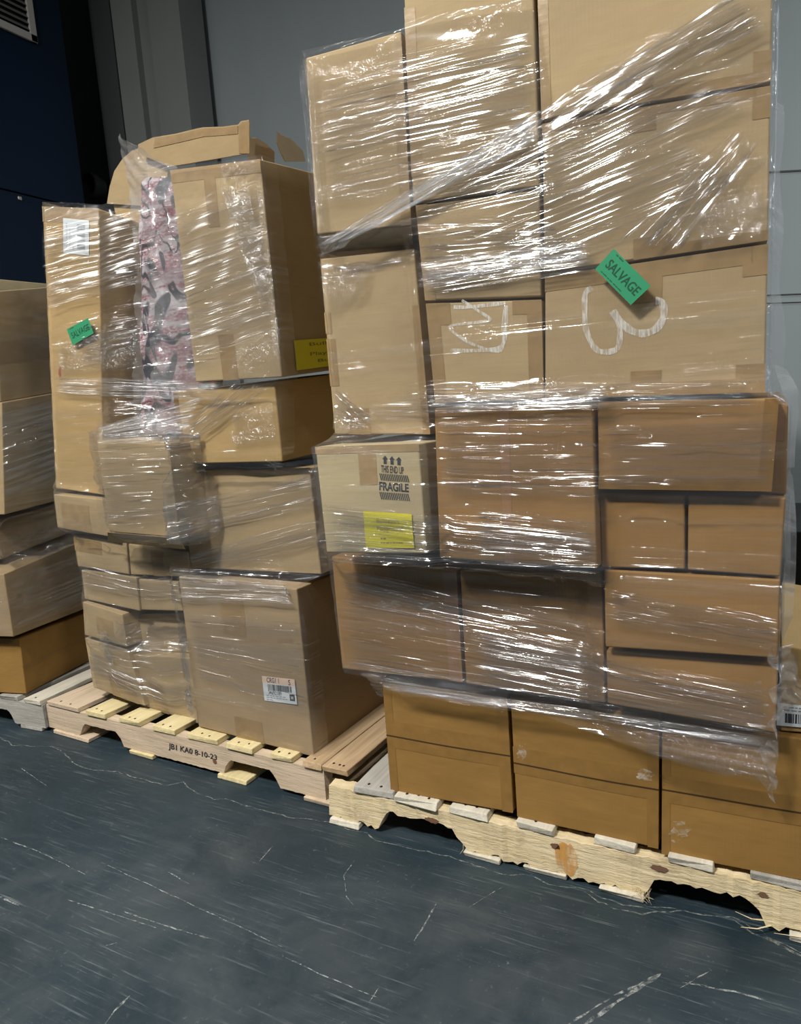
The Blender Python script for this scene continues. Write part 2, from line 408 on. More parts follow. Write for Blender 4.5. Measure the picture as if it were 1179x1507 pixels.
# --- right load, upper rows
box('R', FRU, [(470, 380), (610, 364), (634, 640), (492, 640)], .03, .92, TAN, 'tall tan cardboard box standing above the fragile box', [(0, .30, .07, .42, TAPEC), (0, .45, .10, .72, TAPE), (.16, .85, .4, 1, TAPE), (.93, .3, 1, 1, TAPE)])
b1 = box('R', FRU, [(449, 84), (591, 44), (606, 332), (466, 346)], -.01, .92, TAN, 'tan cardboard box at the upper left corner of the right load', [(.9, .05, 1, 1, TAPEC)])
slab('flap', [FRU.at(x, y, o_) for x, y, o_ in [(466, 347, -.006), (606, 333, -.006), (608, 361, .06), (469, 373, .06)]], .004, FRU.n, TAN, b1.root, b1.base)
box('R', FRU, [(590, -90), (783, -100), (795, 275), (607, 299)], -.015, .92, TAN, 'tall tan cardboard box with strong film streaks, top middle of the right load', [(.0, .25, .09, .9, TAPEC)])
box('R', FRU, [(611, 302), (795, 278), (798, 437), (625, 443)], -.012, .92, TAN, 'tan cardboard box wrapped in dense white streaks, above the box with chalk zigzag', [(0, 0, .1, 1, TAPEC)])
bz = box('R', FRU, [(626, 446), (798, 440), (801, 588), (640, 594)], -.015, .92, TAN, 'tan cardboard box with a white chalk zigzag mark', [(0, 0, .12, 1, TAPE), (0, 0, .22, .22, TAPE), (.76, 0, 1, .14, TAPE), (.88, .14, 1, .9, TAPE)])
box('R', FRU, [(787, -110), (1141, -120), (1136, 120), (796, 177)], -.012, .92, TAN, 'wide tan cardboard box at the top right corner of the right load', [(0, 0, .05, 1, TAPEC), (.4, .86, .52, 1, TAPE), (.5, .93, 1, 1, TAPE), (.93, .8, 1, 1, TAPE)], bulge=.003)
box('R', FRU, [(797, 182), (1136, 125), (1132, 354), (800, 403)], -.012, .92, TAN, 'wide tan cardboard box second from the top of the right column, above the green label',
    [(.4, 0, .53, .16, TAPE), (.0, .0, 1, .06, TAPE), (.93, 0, 1, .2, TAPE), (.43, .86, .6, 1, TAPE), (.6, .93, 1, 1, TAPE)])
bg = box('R', FRU, [(801, 407), (1132, 358), (1127, 578), (801, 587)], -.015, .92, TAN, 'wide tan cardboard box with white chalk loops beside the green label',
    [(.42, .04, .56, .30, TAPE), (0, 0, 1, .12, TAPE), (.90, 0, 1, .2, TAPE), (.42, .81, .56, .93, TAPE), (0, .9, 1, 1, TAPE), (.88, .8, 1, .93, TAPE)])

# white scuffs on the amber box and its neighbours
def blotch(b, px, py, rx, ry, mat, name='scuff_mark', seed=1):
    rr = random.Random(seed); pts = []
    for k in range(22):
        a = k / 22 * 6.283; r = rr.uniform(.45, 1.1); pts.append((px + rx * r * math.cos(a), py + ry * r * math.sin(a)))
    q = [b.fr.at(x, y, b.off) for x, y in pts]; c = b.fr.at(px, py, b.off)
    h = max(bow(b, p) for p in q + [c]) + .0005
    v = [p - b.n * h for p in [c] + q]; f = [(0, 1 + (k + 1) % 22, 1 + k) for k in range(22)]
    return mesh_obj(name, v, f, mat, b.root, base=b.base)
def dusty():
    k = NT('white_dust_smear'); o = k.objco(); n1 = k.noise(k.mapping(o, (40, 40, 70)), 1, 5, .7)
    p = k.n('ShaderNodeBsdfDiffuse'); p.inputs[0].default_value = (.66, .60, .50, 1); t = k.n('ShaderNodeBsdfTransparent'); mx = k.n('ShaderNodeMixShader')
    k.l(k.math('MULTIPLY', k.ramp(n1, .40, .68), .75), mx.inputs[0]); k.l(t.outputs[0], mx.inputs[1]); k.l(p.outputs[0], mx.inputs[2]); k.l(mx.outputs[0], k.out.inputs[0]); return k.m
SMEAR = dusty()
blotch(bC, 1000, 1224, 22, 17, SMEAR, seed=4); blotch(bC, 992, 1086, 14, 12, SMEAR, seed=8)
blotch(bB, 768, 1105, 8, 13, SMEAR, seed=5); blotch(bB, 952, 1140, 20, 9, SMEAR, seed=2)
blotch(b12, 1116, 1010, 7, 16, SMEAR, seed=9); blotch(b4a, 575, 888, 22, 7, SMEAR, seed=3); blotch(b4a, 632, 893, 16, 8, SMEAR, seed=6)

SEAM = plain('dark_flap_gap', (.05, .026, .008), .9)
for b_, c_ in ((bA, .49), (bB, .53), (bC, .50)): strip(b_, sub(b_.A, .0, c_, 1, c_ + .012), SEAM, 'flap_seam', .0011)
def conform(o, b, lift=.0005):
    # lay a print exactly on the bulged carton face
    inv = b.base.inverted()
    for vt in o.data.vertices:
        p = b.base @ vt.co; p = p - b.n * (p - b.A[0]).dot(b.n); vt.co = inv @ (p - b.n * (bow(b, p) + lift))
    return o
# print on the fragile box
def onface(b, px): return lifted(b, facequad(b, px), .0005)
Q = onface(fg, [(559, 665), (600, 669), (603, 740), (560, 737)])
def arrow(q):
    pts = [(.5, 0), (1, .45), (.76, .45), (.76, 1), (.24, 1), (.24, .45), (0, .45)]
    return [bil(q, a, b) for a, b in pts]
v, f = [], []
for k in range(3):
    a0 = .10 + .245 * k; s4 = sub(Q, a0, .06, a0 + .21, .23); k0 = len(v); v += arrow(s4)
    f += [(k0, k0 + 6, k0 + 1), (k0 + 5, k0 + 4, k0 + 3, k0 + 2)]
conform(mesh_obj('up_arrows', v, f, INK, fg.root, base=fg.base), fg)
conform(lettering('THIS END UP', sub(Q, .06, .26, .85, .41), fg.n, 0, INK, fg.root, fg.base, .012), fg)
conform(lettering('FRAGILE', sub(Q, .0, .60, 1.0, .78), fg.n, 0, INK, fg.root, fg.base, .03), fg)
for (b0, b1) in ((.43, .57), (.81, .96)):
    v, f = [], []
    for k in range(16):
        a = k / 16.0; k0 = len(v); w = .035
        v += [bil(Q, a, b0), bil(Q, a + w, b0), bil(Q, min(1.03, a + w + .06), b1), bil(Q, min(1, a + .06), b1)]; f.append((k0, k0 + 3, k0 + 2, k0 + 1))
    conform(mesh_obj('hatched_band', v, f, INK, fg.root, base=fg.base), fg)
def yellow_label(b, px, lines, lift=.0005):
    q = lifted(b, facequad(b, px), lift)
    lb = slab('yellow_label', q, .0004, b.n, YELLOW, b.root, b.base); lb['label'] = 'yellow paper label'
    for body, s in lines: letter_child(lb, body, sub(q, *s), b)
    return lb, q
def letter_child(lb, body, q, b, mat=None, bold=.008):
    v2, f = text_2d(body, bold); inv = b.base.inverted()
    me = bpy.data.meshes.new('lettering'); me.from_pydata([inv @ (bil(q, a, c) - b.n * .0007) for a, c in v2], [], f); me.materials.append(mat or OLIVEINK)
    o = bpy.data.objects.new('lettering', me); COL.objects.link(o); o.parent = lb; return o
yellow_label(fg, [(536, 752), (607, 756), (611, 806), (540, 806)], [("Bullseye's", (.27, .17, .74, .34)), ('Playground', (.27, .38, .80, .56))])
yq = onface(fg, [(536, 752), (607, 756), (611, 806), (540, 806)])
smalltext(sub(yq, .33, .68, .78, .92), fg.n, .0008, OLIVEINK, fg.root, fg.base, 2)

# chalk marks
def stroke(b, pts, width, mat=CHALK, name='chalk_mark'):
    """a hand drawn stroke lying on the carton face"""
    P = []
    for i in range(len(pts) - 1):
        p0 = pts[max(0, i - 1)]; p1 = pts[i]; p2 = pts[i + 1]; p3 = pts[min(len(pts) - 1, i + 2)]
        for k in range(6):
            t = k / 6
            P.append(tuple(.5 * ((2 * p1[j]) + (-p0[j] + p2[j]) * t + (2 * p0[j] - 5 * p1[j] + 4 * p2[j] - p3[j]) * t * t + (-p0[j] + 3 * p1[j] - 3 * p2[j] + p3[j]) * t ** 3) for j in (0, 1)))
    P.append(pts[-1])
    v, f = [], []
    for i, p in enumerate(P):
        a, c = P[max(0, i - 1)], P[min(len(P) - 1, i + 1)]; dx, dy = c[0] - a[0], c[1] - a[1]; L = math.hypot(dx, dy) or 1
        w = width * (.9 + .1 * math.sin(i * .8)) / 2
        for s in (-1, 1):
            q = b.fr.at(p[0] - dy / L * w * s, p[1] + dx / L * w * s, b.off); v.append(q - b.n * (bow(b, q) + .0006))
        if i: k = 2 * i; f.append((k - 2, k - 1, k + 1, k))
    return mesh_obj(name, v, f, mat, b.root, base=b.base)
stroke(bz, [(680, 442), (702, 456), (722, 470), (708, 474), (664, 480), (672, 492), (700, 508), (738, 516), (741, 480), (743, 452)], 4.5)
stroke(bz, [(664, 516), (700, 516), (735, 512), (744, 495), (746, 450)], 6)
stroke(bz, [(668, 452), (690, 452), (744, 446)], 6)
stroke(bg, [(872, 424), (862, 432), (861, 455), (863, 485), (874, 510), (887, 518), (908, 514), (913, 495), (911, 475), (901, 458)], 9)
stroke(bg, [(902, 458), (914, 474), (930, 487), (948, 491), (966, 484), (977, 466), (975, 446), (965, 443)], 12)

# --- middle load
b7m = box('M', FM, [(262, 848), (437, 866), (462, 1115), (292, 1070)], 0, .62, BROWN, 'large brown cardboard box with a white barcode label, bottom right of the middle load', [(.36, .0, .56, .33, TAPE), (.36, .86, .6, 1, TAPE)])
box('M', FM, [(262, 692), (456, 688), (473, 846), (281, 836)], .035, .55, TAN, 'wide tan cardboard box standing on the large barcode box in the middle load', bulge=.003)
b5m = box('M', FM, [(254, 577), (404, 561), (416, 680), (269, 683)], -.005, .5, GOLD, 'golden cardboard box with a dark torn base, centre of the middle load', [(.0, .02, .05, .98, TAPEA)], dvec=(.03, .5, .04))
# torn black plastic under it
pts = [FM.at(x, y, .0 + .02) for x, y in [(285, 683), (416, 681), (485, 672), (482, 682), (440, 684), (380, 690), (330, 686)]]
poly_slab('torn_plastic_liner', pts, .01, FM.n, BLACKP, b5m.root, b5m.base)['label'] = 'torn black plastic under the box'
b4m = box('M', FM, [(250, 250), (383, 233), (415, 556), (288, 563)], -.03, .5, TAN, 'tall leaning tan cardboard box at the top of the middle load',
    [(.38, 0, .51, .28, TAPE), (0, 0, 1, .06, TAPE), (.34, .78, .52, 1, TAPE)], dvec=(.0, .5, .045))
b1m = box('M', FM, [(62, 303), (145, 306), (152, 729), (82, 719)], .02, .24, GOLD, 'tall narrow golden box with a white barcode sticker, left side of the middle load', [(0, 0, 1, .05, TAPE)], dvec=(.02, .24, -.03))
box('M', FM, [(78, 727), (165, 736), (170, 792), (84, 777)], .0, .45, TAN, 'small flat tan box under the tall narrow golden box', [(.12, .22, .62, .95, TAPEC)])
b3m = box('M', FM, [(142, 648), (248, 654), (264, 792), (160, 783)], -.09, .4, TAN, 'tan box with an open lower flap, pushed forward in the middle load')
fl = [b3m.fr.at(x, y, o_) for x, y, o_ in [(160, 783, -.09), (264, 792, -.09), (273, 808, -.03), (160, 796, -.03)]]
slab('flap', fl, .004, FM.n, TAN, b3m.root, b3m.base)
box('M', FM, [(107, 786), (186, 798), (190, 846), (114, 834)], .03, .45, TAN, 'small tan box below the flat one, second of the left column in the middle load', [(.0, .1, .55, .5, TAPE)])
box('M', FM, [(188, 800), (277, 812), (281, 850), (192, 846)], .035, .45, TAN, 'small tan box tucked under the open flap in the middle load', [(.4, .1, .6, 1, TAPE)])
box('M', FM, [(119, 838), (201, 850), (206, 900), (124, 882)], .03, .45, TAN, 'small tan box behind thick film bands, third of the left column in the middle load')
box('M', FM, [(203, 852), (262, 856), (270, 900), (207, 898)], .04, .45, TAN, 'short tan box beside the top of the large barcode box')
box('M', FM, [(121, 885), (180, 904), (187, 953), (124, 935)], .02, .45, TAN, 'small tan box, fourth of the left column in the middle load', [(.35, .3, .75, .8, TAPEC)])
box('M', FM, [(182, 904), (272, 902), (282, 962), (189, 956)], .09, .4, TAN, 'greyish tan box sunk back between the left column and the barcode box', [(0, 0, 1, .2, TAPE)])
box('M', FM, [(124, 938), (187, 956), (214, 1040), (137, 1012)], .03, .45, TAN, 'tapering tan box at the bottom left corner of the middle load', [(.4, .55, .9, 1, TAPE)])
box('M', FM, [(190, 962), (283, 968), (292, 1066), (216, 1041)], .05, .45, TAN, 'crushed tan box on the pallet boards next to the barcode box', [(.2, .5, .45, 1, TAPE)])

# barcode label on the large box
q = onface(b7m, [(387, 994), (435, 999), (439, 1036), (391, 1030)])
lb = slab('shipping_label', q, .0004, b7m.n, WHITE, b7m.root, b7m.base); lb['label'] = 'white barcode label with a peach strip'
inv = Matrix()
def child(fn, *a, **k):
    return fn(*a, **k)
slab('label_strip', sub(q, 0, 0, 1, .27), .0006, b7m.n, PEACH, b7m.root, b7m.base)
letter_child(lb, 'CRG1 1', sub(q, .14, .03, .52, .24), b7m, INK, .02)
letter_child(lb, 'S', sub(q, .80, .04, .87, .26), b7m, INK, .02)
letter_child(lb, '34692189', sub(q, .15, .56, .56, .72), b7m, INK, .01)
def as_child(o, lb):
    o.parent = lb; return o
as_child(bars(sub(q, .16, .30, .88, .55), b7m.n, .0008, INK, b7m.root, b7m.base, 34, seed=5), lb)
as_child(smalltext(sub(q, .08, .73, .72, .98), b7m.n, .0008, GREYINK, b7m.root, b7m.base, 3, seed=6), lb)
as_child(slab('square_mark', sub(q, .80, .62, .95, .88), .0008, b7m.n, INK, b7m.root, b7m.base), lb)
w_ = letter_child(lb, 'W', sub(q, .83, .68, .92, .82), b7m, WHITE, .02); 
for vtx in w_.data.vertices: vtx.co -= b7m.base.to_3x3().inverted() @ (b7m.n * .0006)
# sticker on the tall narrow box
q = onface(b1m, [(94, 321), (132, 325), (132, 376.5), (94.5, 372)])
lb = slab('shipping_label', q, .0004, b1m.n, WHITE, b1m.root, b1m.base); lb['label'] = 'white barcode sticker'
as_child(bars(sub(q, .55, .14, .86, .86), b1m.n, .0008, GREYINK, b1m.root, b1m.base, 32, seed=9, vertical=False), lb)
for k in range(3): 
    qq = sub(q, .10 + .13 * k, .12, .18 + .13 * k, .9); qq = [qq[3], qq[0], qq[1], qq[2]]
    as_child(smalltext(qq, b1m.n, .0008, FAINT, b1m.root, b1m.base, 1, seed=20 + k), lb)
blotch(b1m, 89, 548, 2.5, 10, plain('red_ink_smudge', (.36, .10, .05), .8), 'red_smudge', 3)
# yellow label on the shaded side of the leaning box (side face: A[1], B[1], B[2], A[2])
sq = [b4m.A[1], b4m.B[1], b4m.B[2], b4m.A[2]]; sn = -(b4m.A[1] - b4m.A[0]).normalized()
yq = sub(sq, .12, .83, .78, .975); yq = [p - sn * .006 for p in yq]
lb = slab('yellow_label', yq, .0004, sn, YELLOW, b4m.root, b4m.base); lb['label'] = 'yellow paper label on the shaded side'
class _o: pass
t_ = _o(); t_.base = b4m.base; t_.n = sn
letter_child(lb, "Bullseye's", sub(yq, .2, .10, .88, .26), t_); letter_child(lb, 'Playground', sub(yq, .2, .44, .88, .60), t_); letter_child(lb, 'Bullseye', sub(yq, .3, .70, .86, .84), t_)

# open box behind, flaps up
FB = Frame(-1.7, 2.02, -2.2)
b14 = box('M', FB, [(166, 300), (400, 240), (430, 420), (200, 470)], 0, .3, GOLD, 'open cardboard box with torn flaps standing up behind the leaning box', film=False)
def flap(b, px, off, mat, top_off=None, deep=0.0, yr=None, name='flap'):
    ys = [y for x, y in px]; y0, y1 = yr or (min(ys), max(ys))
    pts = []
    for x, y in px:
        t = (y1 - y) / (y1 - y0); pts.append(b.fr.at(x, y, off + (top_off or 0) * t + deep * (x - px[0][0])))
    return poly_slab(name, pts, .005 if name == 'flap' else .0006, b.n, mat, b.root, b.base)
flap(b14, [(250, 246), (205, 226), (205, 213), (226, 203), (262, 197), (290, 190), (300, 188), (330, 187), (352, 184), (356, 179), (368, 177), (368, 226)], -.04, TAN, -.02)
for px in ([(228, 203.5), (262, 198), (290, 191), (300, 189), (330, 188), (350, 185), (350, 197), (330, 199), (300, 201), (262, 210), (226, 218)], [(351, 185), (356, 180), (367, 178), (367, 226), (352, 226)]):
    flap(b14, px, -.046, TAPE, -.02, 0, (177, 246), 'tape_strip')
flap(b14, [(159, 300), (163, 275), (170, 252), (182, 234), (196, 222), (208, 218), (250, 246), (240, 305)], -.01, TAN, 0)
flap(b14, [(368, 204), (378, 203), (390, 210), (404, 223), (404, 240), (366, 240)], -.03, BROWN, .0, .006)
flap(b14, [(409, 194), (413, 198), (428, 204), (446, 222), (450, 238), (420, 238), (413, 224), (408, 210)], .05, BROWN, .0, .007)

# rolled patterned fabric in a clear bag
def fabricmat():
    k = NT('patterned_fabric'); o = k.objco()
    red = k.noise(k.mapping(o, (5, 5, 34)), 1, 3, .7)
    word = k.noise(k.mapping(o, (70, 70, 130)), 1, 2, .6)
    blot = k.noise(k.mapping(o, (7, 7, 9), (4, 4, 4)), 1, 3, .6)
    base = k.mix(k.math('MULTIPLY', k.ramp(red, .42, .54), k.ramp(word, .34, .54)), (.58, .55, .58, 1), (.30, .075, .10, 1))
    base = k.mix(k.math('MULTIPLY', k.ramp(blot, .46, .60), .55), base, (.33, .20, .23, 1))
    blk = k.noise(k.mapping(o, (7, 7, 5), (3, 2, 5)), 1, 1, .5, 1.4)
    band_ = k.math('ABSOLUTE', k.math('SUBTRACT', blk, .52))
    base = k.mix(k.ramp(band_, .022, .04, (1, 1, 1, 1), (0, 0, 0, 1)), base, (.05, .055, .07, 1))
    blk2 = k.noise(k.mapping(o, (9, 9, 7), (9, 1, 3)), 1, 1, .5, .8)
    base = k.mix(k.ramp(blk2, .57, .61), base, (.06, .065, .08, 1))
    k.principled(base, .8, .2, k.bump(k.noise(k.mapping(o, (14, 14, 20)), 1, 3), .6, .02)); return k.m
FAB = fabricmat()
def tube_between(name, rows, depth, mat, fr, parent, base, seg=24, power=2.6, amp=0.0):
    """a soft upright body: rows of (left px, right px, y, set-back) swept with a rounded section"""
    v, f = [], []
    for j, (xl, xr, y, off) in enumerate(rows):
        a, b = fr.at(xl, y, off), fr.at(xr, y, off); c = (a + b) / 2 + fr.n * depth / 2; hw = (b - a) / 2
        for k in range(seg):
            t = k / seg * 6.2832; cx, sx = math.cos(t), math.sin(t)
            ex = math.copysign(abs(cx) ** (2 / power), cx); ey = math.copysign(abs(sx) ** (2 / power), sx)
            p = c + hw * ex - fr.n * (depth / 2) * ey
            p += fr.n * amp * math.sin(j * 1.9 + k * 1.3)
            v.append(p)
    n_ = len(rows)
    for j in range(n_ - 1):
        for k in range(seg):
            f.append((j * seg + k, (j + 1) * seg + k, (j + 1) * seg + (k + 1) % seg, j * seg + (k + 1) % seg))
    f.append(tuple(range(seg))); f.append(tuple(range((n_ - 1) * seg, n_ * seg))[::-1])
    o = mesh_obj(name, v, f, mat, parent, base=base, smooth=True)
    md = o.modifiers.new('s', 'SUBSURF'); md.levels = 1; md.render_levels = 1
    return o
rb = FM.at(232, 645, .05); rbm = Matrix.Rotation(FM.a, 4, 'Z'); rbm.translation = rb
roll = empty('fabric_roll', rbm, 'rolled black white and red patterned fabric standing in a clear bag on the middle load', 'fabric')
rows = []
for k in range(15):
    t = k / 14; y = 252 + (646 - 252) * t
    xl = 189 + 2 * t + 3 * math.sin(k * 1.3); xr = 258 + 34 * min(1, t / .78) - (24 * max(0, (t - .8) / .2))
    rows.append((xl, xr, y, .03))
tube_between('fabric_body', rows, .16, FAB, FM, roll, rbm, amp=.004)

# --- left load: the faces seen are those turned to the right
D = (0, .55)
box('L', FL, [(28, 940), (160, 888), (165, 955), (38, 1022)], 0, .5, AMBER, 'amber cardboard box at the bottom of the left load', [(0, .50, 1, .54, TAPEA)], film=False)
box('L', FL, [(5, 845), (150, 783), (156, 884), (19, 938)], -.02, .5, BROWN, 'brown cardboard box directly above the bottom box of the left load')
box('L', FL, [(-10, 768), (150, 722), (155, 764), (0, 824)], .08, .45, BROWN, 'shaded brown box set back in the left load, third from the top')
box('L', FL, [(2, 592), (150, 566), (155, 718), (6, 758)], -.02, .5, TAN, 'tan cardboard box second from the top of the left load')
box('L', FL, [(-6, 428), (140, 417), (146, 566), (0, 592)], 0, .5, TAN, 'tan cardboard box with a tape band, at the top of the left load', [(0, .46, 1, .66, TAPE)])
box('L', FL, [(-40, 407), (140, 424), (146, 470), (-40, 470)], .53, .3, PALE, 'pale cardboard box edge rising behind the top of the left load', film=False)

# --- boxes of a further load, seen at the right edge
FX = Frame(.1, 1.72, 0)
bx = box('R', FR, [(1148, 948), (1330, 985), (1326, 1090), (1147, 1077)], .012, .5, GOLD, 'golden box with white barcode label behind the bunched film at the right edge', film=False)
q = lifted(bx, facequad(bx, [(1144, 1033), (1215, 1041), (1214, 1072), (1143, 1066)]), .001)
lb = slab('shipping_label', q, .0004, bx.n, WHITE, bx.root, bx.base); lb['label'] = 'white barcode label'
as_child(bars(sub(q, .18, .42, .9, .85), bx.n, .0008, INK, bx.root, bx.base, 26, seed=12), lb)
as_child(smalltext(sub(q, .15, .08, .9, .36), bx.n, .0008, GREYINK, bx.root, bx.base, 2, seed=13), lb)

# ------------------------------------------------------------------ pallets
def plank(name, O, ax, L, wd, W, z0, z1, mat, parent, base, seed=0, rough=0.0, nails=0):
    """plank starting at O (ground point), length L along ax, width W along wd, between heights z0 and z1"""
    rr = random.Random(seed); zz = Vector((0, 0, 1))
    M = Matrix((ax, wd, zz)).transposed().to_4x4(); M.translation = O + zz * z0
    nx = 10; v, f = [], []
    for i in range(nx + 1):
        x = L * i / nx; e = (i == 0 or i == nx)
        for (y, z) in ((0, 0), (W, 0), (W, z1 - z0), (0, z1 - z0)):
            jx = rr.uniform(-1, 1) * rough * (2.2 if e else 0); jy = rr.uniform(-1, 1) * rough
            v.append(M @ Vector((x + jx, y + jy, z + (rr.uniform(-1, .2) * rough * .5 if z > 0 else 0))))
    for i in range(nx):
        for k in range(4):
            f.append((i * 4 + k, i * 4 + (k + 1) % 4, (i + 1) * 4 + (k + 1) % 4, (i + 1) * 4 + k))
    f.append((3, 2, 1, 0)); f.append(tuple(nx * 4 + k for k in range(4)))
    R3 = base.to_3x3().inverted() @ M.to_3x3()
    inv = M.inverted()
    me = bpy.data.meshes.new(name); me.from_pydata([inv @ p for p in v], [], f); me.materials.append(mat)
    o = bpy.data.objects.new(name, me); COL.objects.link(o); o.parent = parent; o.matrix_local = base.inverted() @ M
    md = o.modifiers.new('bevel', 'BEVEL'); md.width = .0025; md.segments = 2; md.limit_method = 'ANGLE'; md.angle_limit = math.radians(50)
    if nails:
        nv, nf = [], []
        for k in range(nails):
            cx, cy = .018 + rr.uniform(-.004, .004), W * (k + 1) / (nails + 1) + rr.uniform(-.006, .006)
            r = .0035; k0 = len(nv)
            nv += [Vector((cx + r * math.cos(t * 6.283 / 8) * 1.3, cy + r * math.sin(t * 6.283 / 8), z1 - z0 + .0006)) for t in range(8)]; nf.append(tuple(range(k0, k0 + 8)))
        nm = bpy.data.meshes.new('nail_heads'); nm.from_pydata(nv, [], nf); nm.materials.append(NAIL)
        no = bpy.data.objects.new('nail_heads', nm); COL.objects.link(no); no.parent = o
    return o
def stringer(name, O, ax, L, th, wd, mat, parent, base, notches, seed=0, rough=0.0, z0=.016, z1=.108, ragged=()):
    """notched runner on edge, outline rough where the wood has splintered"""
    rr = random.Random(seed); zz = Vector((0, 0, 1))
    M = Matrix((ax, wd, zz)).transposed().to_4x4(); M.translation = O
    top, bot = [], []
    nn = int(L / .012)
    def low(x):
        for a, b, d in notches:
            if a <= x <= b:
                e = min(x - a, b - x) / .03
                return z0 + d * min(1, e) ** .5 if e < 1 else z0 + d
        return z0
    for i in range(nn + 1):
        x = L * i / nn
        top.append((x, z1 + rr.uniform(-1, .3) * rough * .6)); bot.append((x, low(x) + rr.uniform(-1, 1) * rough))
    # sharp notch walls
    pts = top + bot[::-1]; k = len(pts); n1 = nn + 1
    v = [Vector((x + (rr.uniform(-1, 1) * rough if i in (0, k - 1, nn, nn + 1) else 0), rr.uniform(-1, 0) * rough * .8, z)) for i, (x, z) in enumerate(pts)] + [Vector((x, th, z)) for x, z in pts]
    f = []
    for i in range(nn):
        j = k - 1 - i
        f.append((i, j, j - 1, i + 1)); f.append((i + k, i + 1 + k, j - 1 + k, j + k))
    for i in range(k): f.append((i, (i + 1) % k, (i + 1) % k + k, i + k))
    me = bpy.data.meshes.new(name); me.from_pydata(v, [], f); me.materials.append(mat)
    o = bpy.data.objects.new(name, me); COL.objects.link(o); o.parent = parent; o.matrix_local = base.inverted() @ M
    return o, M

def pallet(label, O, deg, L, depth, top, low, smat, notches, seed=0, rough=0.0, gap=(0.0,), rails=None):
    """O: ground point of the front left corner; top/low: (start, end, material, nails, jut) along the front"""
    a = math.radians(deg); ax = Vector((math.cos(a), math.sin(a), 0)); wd = Vector((-math.sin(a), math.cos(a), 0))
    base = Matrix.Rotation(a, 4, 'Z'); base.translation = O
    root = empty('wooden_pallet', base, label, 'pallet')
    out = []
    for k, y in enumerate((0.0, depth / 2 - .02, depth - .04)):
        o, M = stringer('stringer', O + wd * y, ax, L, .038, wd, smat, root, base, notches, seed + k, rough if k == 0 else .001); out.append((o, M))
    for k, (s, e, mt, nl, jut) in enumerate(top):
        plank('deck_board', O + ax * e + wd * (-jut), wd, depth + jut, -ax, e - s, .1085, .127, mt, root, base, seed * 10 + k, .0012 + rough * .35, nl)
    for k, (s, e, mt, jut) in enumerate(low):
        plank('bottom_board', O + ax * e + wd * (-jut), wd, depth + jut, -ax, e - s, .001, .0155, mt, root, base, seed * 20 + k, .001 + rough * .3)
    return root, base, ax, wd, out

# right pallet
OR = Vector((-1.10, 1.478, 0))
def xr(px, py=None, z=.127, Y=1.47):
    # distance along the pallet's front of a board edge
    d = ray(px, py); return (EYE + d * (Y / d.y)).x - OR.x
tops = [(xr(520, 1157), xr(578, 1176), GREYW, 2), (xr(580, 1174), xr(642, 1192), PALEW, 3), (xr(661, 1190), xr(717, 1204), PALEW, 2), (xr(760, 1215), xr(815, 1229), PALEW, 1), (xr(873, 1240), xr(934, 1254), PALEW, 0),
        (xr(985, 1268), xr(1051, 1284), PALEW, 0), (xr(1106, 1296), 1.22, GREYW, 0)]
tops = [(a, b, m_, n_, .004 + .004 * (k % 2)) for k, (a, b, m_, n_) in enumerate(tops)]
lows = [(.005, .10, PALEW, .012), (.405, .50, PALEW, .01), (.56, .66, PALEW, .008), (.74, .835, PALEW, .012), (1.12, 1.22, PALEW, .01)]
pr, prb, pax, pwd, pst = pallet('battered raw pine pallet with ragged splintered edge under the right load', OR, 0, 1.22, 1.0, tops, lows, RAW, [(.165, .40, .052), (.84, 1.075, .05)], 3, .0065)
so, sM = pst[0]
def disc(parent, M, x, z, rx, rz, mat, name, seed=1, y=-.0055):
    rr = random.Random(seed); n_ = 18
    v = [Vector((x, y, z))] + [Vector((x + rx * rr.uniform(.7, 1.1) * math.cos(k * 6.283 / n_), y, z + rz * rr.uniform(.7, 1.1) * math.sin(k * 6.283 / n_))) for k in range(n_)]
    me = bpy.data.meshes.new(name); me.from_pydata(v, [], [(0, 1 + k, 1 + (k + 1) % n_) for k in range(n_)]); me.materials.append(mat)
    o = bpy.data.objects.new(name, me); COL.objects.link(o); o.parent = parent; return o
def ruststain():
    k = NT('rust_stain'); o = k.objco(); n1 = k.noise(k.mapping(o, (45, 60, 12)), 1, 4, .6)
    p = k.n('ShaderNodeBsdfDiffuse'); p.inputs[0].default_value = (.62, .31, .08, 1); t = k.n('ShaderNodeBsdfTransparent'); mx = k.n('ShaderNodeMixShader')
    k.l(k.math('MULTIPLY', k.ramp(n1, .33, .60), .8), mx.inputs[0]); k.l(t.outputs[0], mx.inputs[1]); k.l(p.outputs[0], mx.inputs[2]); k.l(mx.outputs[0], k.out.inputs[0]); return k.m
RST = ruststain()
disc(so, sM, .665, .062, .030, .044, RST, 'rust_stain', 3)
disc(so, sM, .64, .085, .012, .009, KNOT, 'wood_knot', 4); disc(so, sM, .868, .09, .020, .008, KNOT, 'wood_knot', 5); disc(so, sM, 1.07, .085, .010, .006, KNOT, 'wood_knot', 6); disc(so, sM, .32, .077, .022, .008, KNOT, 'wood_knot', 7)
def splinter(parent, pts, r, mat, name='splinter'):
    v, f = [], []
    for i, p in enumerate(pts):
        w = r * (1 - .8 * i / (len(pts) - 1))
        for k in range(4): v.append(Vector(p) + Vector((0, math.cos(k * 1.571) * w, math.sin(k * 1.571) * w)))
        if i:
            for k in range(4): f.append(((i - 1) * 4 + k, (i - 1) * 4 + (k + 1) % 4, i * 4 + (k + 1) % 4, i * 4 + k))
    me = bpy.data.meshes.new(name); me.from_pydata(v, [], f); me.materials.append(mat)
    o = bpy.data.objects.new(name, me); COL.objects.link(o); o.parent = parent; return o
rr = random.Random(11)
